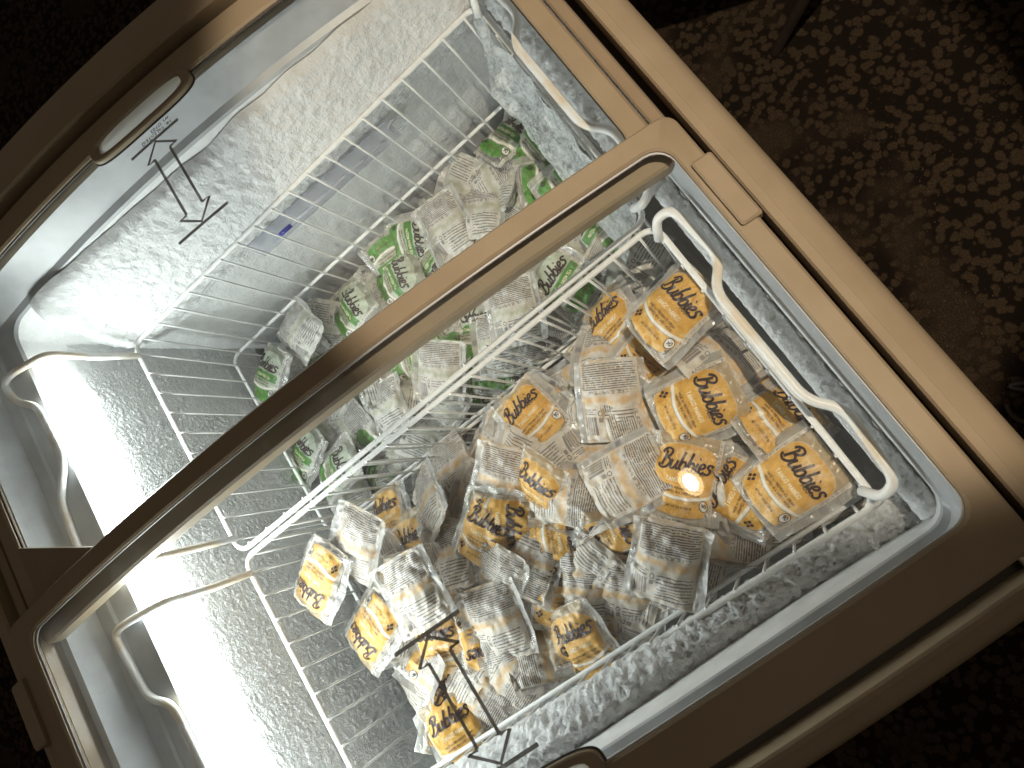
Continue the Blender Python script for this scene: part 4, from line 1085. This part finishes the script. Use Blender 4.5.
('g',0.0420,0.4412,-0.1685,0.0306,0.7730,0.6301,-0.0665,1,'+green tea mochi pack under the others, first row from divider, eleventh from front'),
('g',0.0826,0.0395,-0.1375,0.0976,-0.2662,0.0625,-0.9569,2,'+green tea mochi pack under the others, second row from divider, first from front'),
('g',0.0759,0.0821,-0.1447,0.1369,0.6858,-0.6715,0.2451,1,'+green tea mochi pack under the others, second row from divider, second from front'),
('g',0.0725,0.1169,-0.1371,0.0713,-0.1685,0.9344,0.3058,0,'+green tea mochi pack under the others, second row from divider, third from front'),
('g',0.0761,0.1629,-0.1455,0.1770,0.8486,0.4828,0.1248,1,'+green tea mochi pack under the others, second row from divider, fourth from front'),
('g',0.0823,0.2044,-0.1596,0.2061,-0.8393,0.4930,-0.1008,5,'+green tea mochi pack under the others, second row from divider, fifth from front'),
('g',0.0753,0.2364,-0.1582,0.6597,-0.2250,-0.0006,0.7171,3,'+green tea mochi pack under the others, second row from divider, sixth from front'),
('g',0.0769,0.2797,-0.1661,0.2838,-0.0983,0.0911,0.9495,4,'+green tea mochi pack under the others, second row from divider, seventh from front'),
('g',0.0755,0.3243,-0.1595,0.0087,-0.3251,-0.9434,-0.0651,5,'+green tea mochi pack under the others, second row from divider, eighth from front'),
('g',0.0790,0.3623,-0.1648,0.1233,-0.1143,0.1531,-0.9738,5,'+green tea mochi pack under the others, second row from divider, ninth from front'),
('g',0.0805,0.3937,-0.1677,0.0564,-0.0641,0.1009,0.9912,0,'+green tea mochi pack under the others, second row from divider, tenth from front'),
('g',0.0845,0.4415,-0.1760,0.0006,-0.7678,0.5802,-0.2718,0,'+green tea mochi pack under the others, second row from divider, eleventh from front'),
('g',0.1149,0.0476,-0.1421,0.8537,0.0671,0.0034,0.5164,0,'+green tea mochi pack under the others, third row from divider, first from front'),
('g',0.1153,0.0865,-0.1450,0.1515,-0.0933,-0.9662,0.1866,4,'+green tea mochi pack under the others, third row from divider, second from front'),
('g',0.1101,0.1250,-0.1508,0.1110,-0.0870,0.9848,0.1017,5,'+green tea mochi pack under the others, third row from divider, third from front'),
('g',0.1216,0.1650,-0.1485,0.1504,-0.3377,-0.9288,0.0257,5,'+green tea mochi pack under the others, third row from divider, fourth from front'),
('g',0.1193,0.2071,-0.1577,0.5585,0.0319,0.2446,0.7920,0,'+green tea mochi pack under the others, third row from divider, fifth from front'),
('g',0.1190,0.2433,-0.1553,0.9994,-0.0251,0.0090,-0.0228,4,'+green tea mochi pack under the others, third row from divider, sixth from front'),
('g',0.1152,0.2831,-0.1642,0.1729,-0.0624,-0.0527,0.9816,4,'+green tea mochi pack under the others, third row from divider, seventh from front'),
('g',0.1076,0.3251,-0.1666,0.3162,-0.9255,0.0773,0.1937,1,'+green tea mochi pack under the others, third row from divider, eighth from front'),
('g',0.1215,0.3530,-0.1757,0.0836,0.6388,-0.7633,-0.0481,4,'+green tea mochi pack under the others, third row from divider, ninth from front'),
('g',0.1147,0.4116,-0.1817,0.0076,0.8681,0.4964,-0.0014,4,'+green tea mochi pack under the others, third row from divider, tenth from front'),
('g',0.1160,0.4326,-0.1734,0.1524,0.0934,-0.9564,-0.2310,2,'+green tea mochi pack under the others, third row from divider, eleventh from front'),
('g',0.1563,0.0495,-0.1453,0.2029,-0.1765,-0.2277,0.9359,3,'+green tea mochi pack under the others, fourth row from divider, first from front'),
('g',0.1640,0.0846,-0.1539,0.0154,-0.1638,0.9861,-0.0219,3,'+green tea mochi pack under the others, fourth row from divider, second from front'),
('g',0.1493,0.1246,-0.1467,0.1177,-0.1572,0.0582,-0.9788,0,'+green tea mochi pack under the others, fourth row from divider, third from front'),
('g',0.1520,0.1636,-0.1608,0.0855,-0.6690,0.7306,0.1067,1,'+green tea mochi pack under the others, fourth row from divider, fourth from front'),
('g',0.1474,0.2018,-0.1640,0.0079,0.9524,0.2245,-0.2062,5,'+green tea mochi pack under the others, fourth row from divider, fifth from front'),
('g',0.1469,0.2443,-0.1678,0.8133,0.3083,0.0344,-0.4922,3,'+green tea mochi pack under the others, fourth row from divider, sixth from front'),
('g',0.1448,0.2818,-0.1679,0.0368,0.7702,-0.6316,-0.0811,1,'+green tea mochi pack under the others, fourth row from divider, seventh from front'),
('g',0.1540,0.3253,-0.1747,0.4290,-0.8997,0.0062,-0.0804,1,'+green tea mochi pack under the others, fourth row from divider, eighth from front'),
('g',0.1440,0.3536,-0.1766,0.1286,0.9778,-0.1355,0.0949,3,'+green tea mochi pack under the others, fourth row from divider, ninth from front'),
('g',0.1534,0.4093,-0.1794,0.0398,0.6449,0.7535,-0.1217,3,'+green tea mochi pack under the others, fourth row from divider, tenth from front'),
('g',0.1567,0.4466,-0.1881,0.2199,-0.6000,0.7678,-0.0469,3,'+green tea mochi pack under the others, fourth row from divider, eleventh from front'),
('g',0.1907,0.0474,-0.1563,0.1520,-0.1871,0.9599,0.1429,1,'+green tea mochi pack under the others, fifth row from divider, first from front'),
('g',0.1884,0.0819,-0.1550,0.0861,0.8325,0.3343,-0.4332,3,'+green tea mochi pack under the others, fifth row from divider, second from front'),
('g',0.1873,0.1236,-0.1500,0.0709,-0.8878,-0.4486,0.0742,3,'+green tea mochi pack under the others, fifth row from divider, third from front'),
('g',0.1859,0.1646,-0.1586,0.2475,-0.6072,0.7494,0.0924,4,'+green tea mochi pack under the others, fifth row from divider, fourth from front'),
('g',0.1861,0.2045,-0.1650,0.6410,-0.1246,0.1913,0.7328,2,'+green tea mochi pack under the others, fifth row from divider, fifth from front'),
('g',0.1864,0.2426,-0.1714,0.0175,0.0398,-0.0387,0.9983,2,'+green tea mochi pack under the others, fifth row from divider, sixth from front'),
('g',0.1952,0.2839,-0.1751,0.2568,-0.2554,-0.9321,-0.0031,2,'+green tea mochi pack under the others, fifth row from divider, seventh from front'),
('g',0.1906,0.3245,-0.1811,0.1490,-0.2466,-0.9576,-0.0037,2,'+green tea mochi pack under the others, fifth row from divider, eighth from front'),
('g',0.1850,0.3637,-0.1811,0.1536,0.4267,-0.8911,0.0191,3,'+green tea mochi pack under the others, fifth row from divider, ninth from front'),
('g',0.1865,0.4025,-0.1808,0.9637,-0.0232,0.2000,-0.1753,3,'+green tea mochi pack under the others, fifth row from divider, tenth from front'),
('g',0.1906,0.4404,-0.1876,0.0745,-0.5115,-0.8558,0.0181,2,'+green tea mochi pack under the others, fifth row from divider, eleventh from front'),
('g',0.2194,0.0487,-0.1541,0.1735,0.0510,-0.1551,-0.9712,5,'+green tea mochi pack under the others, sixth row from divider, first from front'),
('g',0.2200,0.0837,-0.1565,0.1761,0.8867,-0.4134,-0.1087,3,'+green tea mochi pack under the others, sixth row from divider, second from front'),
('g',0.2240,0.1263,-0.1538,0.0217,-0.2171,0.9729,-0.0772,1,'+green tea mochi pack under the others, sixth row from divider, third from front'),
('g',0.2199,0.1635,-0.1675,0.1778,-0.8209,-0.5420,0.0274,3,'+green tea mochi pack under the others, sixth row from divider, fourth from front'),
('g',0.2228,0.2084,-0.1622,0.2729,-0.1439,0.0725,0.9485,1,'+green tea mochi pack under the others, sixth row from divider, fifth from front'),
('g',0.2240,0.2433,-0.1711,0.7216,-0.1217,-0.1431,0.6664,5,'+green tea mochi pack under the others, sixth row from divider, sixth from front'),
('g',0.2240,0.2834,-0.1823,0.0050,0.9330,-0.3086,-0.1853,3,'+green tea mochi pack under the others, sixth row from divider, seventh from front'),
('g',0.2199,0.3187,-0.1782,0.6937,-0.0589,-0.0196,-0.7176,2,'+green tea mochi pack under the others, sixth row from divider, eighth from front'),
('g',0.2240,0.3609,-0.1822,0.0250,-0.3584,0.9142,-0.1877,2,'+green tea mochi pack under the others, sixth row from divider, ninth from front'),
('g',0.2240,0.4059,-0.1926,0.0031,-0.0725,0.9762,-0.2045,5,'+green tea mochi pack under the others, sixth row from divider, tenth from front'),
('g',0.2240,0.4357,-0.1964,0.1351,0.7047,0.6925,0.0753,0,'+green tea mochi pack under the others, sixth row from divider, eleventh from front'),
]
for fl, x, y, z, qw, qx, qy, qz, var, label in PACKS:
    root = empty('mochi_pack', (x, y, z + Z0))
    root.rotation_mode = 'QUATERNION'; root.rotation_quaternion = (qw, qx, qy, qz)
    grp = ('orange mango mochi packs' if fl == 'o' else 'green tea mochi packs')
    if label.startswith('+'): label = label[1:]; grp = grp + ' of the under layer'
    tag(root, label, 'mochi pack', grp)
    for nm, me in (('wrapper', WR[(var, fl)]), ('mochi', MO[fl]), ('lettering', LT[(var, fl)])):
        o = bpy.data.objects.new(nm, me); COL.objects.link(o); o.parent = root

# ------------------------------------------------------------------ things on the floor beside the freezer
SA, SE, SP = Vector((.285, -.53, 0)), Vector((.5, .866, 0)), Vector((.866, -.5, 0))
SCEN = SA + SE * .21 + SP * .21
ch = empty('stool', SCEN)
tag(ch, 'dark wooden stool whose raked leg touches the carpet at the top edge', 'stool')
def taper(name, a, b, r0, r1, parent):
    a, b = Vector(a), Vector(b); V = []; F = []
    d = (b - a).normalized(); s = d.cross(Vector((0, 0, 1)) if abs(d.z) < .9 else Vector((1, 0, 0))).normalized(); t = s.cross(d)
    for p, r in ((a, r0), (a.lerp(b, .5), (r0 + r1) / 2), (b, r1)):
        for k in range(10):
            q = math.pi * 2 * (k + .5) / 10
            V.append(p + s * r * math.cos(q) + t * r * math.sin(q))
    for i in range(2):
        for k in range(10): F.append((i * 10 + k, i * 10 + (k + 1) % 10, (i + 1) * 10 + (k + 1) % 10, (i + 1) * 10 + k))
    F.append(tuple(range(10))[::-1]); F.append(tuple(range(20, 30)))
    return mesh_obj(name, V, F, M['dark_wood'], parent, True, .9)
cz = .44
FA = Vector((.364, -.359, 0)) - SCEN
for i, (sx, sy) in enumerate(((-1, -1), (-1, 1), (1, -1), (1, 1))):
    top = SE * .19 * sx + SP * .19 * sy
    foot = FA if i == 0 else (SE * .21 * sx + SP * .20 * sy)
    taper('leg', (foot.x, foot.y, .002), (top.x, top.y, cz), .0085, .0135, ch)
L0 = [(SE * x + SP * y) for x, y in rrect(-.21, .21, -.21, .21, .03, 3, 3, 5)]
V = [(p.x, p.y, z) for z in (cz, cz + .03) for p in L0]; n = len(L0)
mesh_obj('seat', V, [(k, (k + 1) % n, n + (k + 1) % n, n + k) for k in range(n)] + [tuple(range(n))[::-1], tuple(range(n, 2 * n))], M['dark_wood'], ch, True, .6)
taper('stretcher', SE * -.10 + SP * -.19 + Vector((0, 0, .2)), SE * -.10 + SP * .19 + Vector((0, 0, .2)), .008, .008, ch)
cb = tube('power_cable', catmull([(-.338 + .030 * math.cos(a), -.279 + .030 * math.sin(a), -Z0 + .006 + .0004 * k) for k, a in ((k, 1.0 + k * .6) for k in range(10))] + [(-.40, -.36, -Z0 + .006), (-.55, -.46, -Z0 + .006)], 5), .0040, M['cable'], None, 8)
tag(cb, 'thin dark cable looped on the carpet by the freezer front', 'cable')

# ------------------------------------------------------------------ the ceiling lamp mirrored in the near lid
lp = empty('ceiling_spotlight', SPOT_POS)
tag(lp, 'warm round spotlight above the freezer, mirrored in the near glass lid', 'lamp')
d = (SPOT_AIM - SPOT_POS).normalized()
lp.rotation_mode = 'QUATERNION'; lp.rotation_quaternion = d.to_track_quat('-Z', 'Y')
def lathe(name, prof, mat, parent, n=32):
    V = []; F = []
    for r, z in prof:
        for k in range(n): a = 2 * math.pi * k / n; V.append((r * math.cos(a), r * math.sin(a), z))
    for i in range(len(prof) - 1):
        for k in range(n): F.append((i * n + k, i * n + (k + 1) % n, (i + 1) * n + (k + 1) % n, (i + 1) * n + k))
    return mesh_obj(name, V, F, mat, parent, True, .7)
lathe('housing', [(.043, .004), (.047, .004), (.050, .03), (.050, .12), (.03, .14), (.001, .142)], M['lamp_housing'], lp)
lathe('bulb', [(.001, .004), (.016, .005), (.024, .010), (.026, .016)], M['bulb'], lp)
lathe('reflector', [(.026, .018), (.036, .010), (.0435, .004)], M['reflector'], lp)
ld = bpy.data.lights.new('spot_light', 'SPOT')
ld.energy = SPOT_POWER; ld.color = (1.0, 0.85, 0.675); ld.spot_size = math.radians(28.5); ld.spot_blend = 0.22; ld.shadow_soft_size = 0.012
lo = bpy.data.objects.new('spot_light', ld); COL.objects.link(lo); lo.parent = lp; lo.location = (0, 0, -.004)
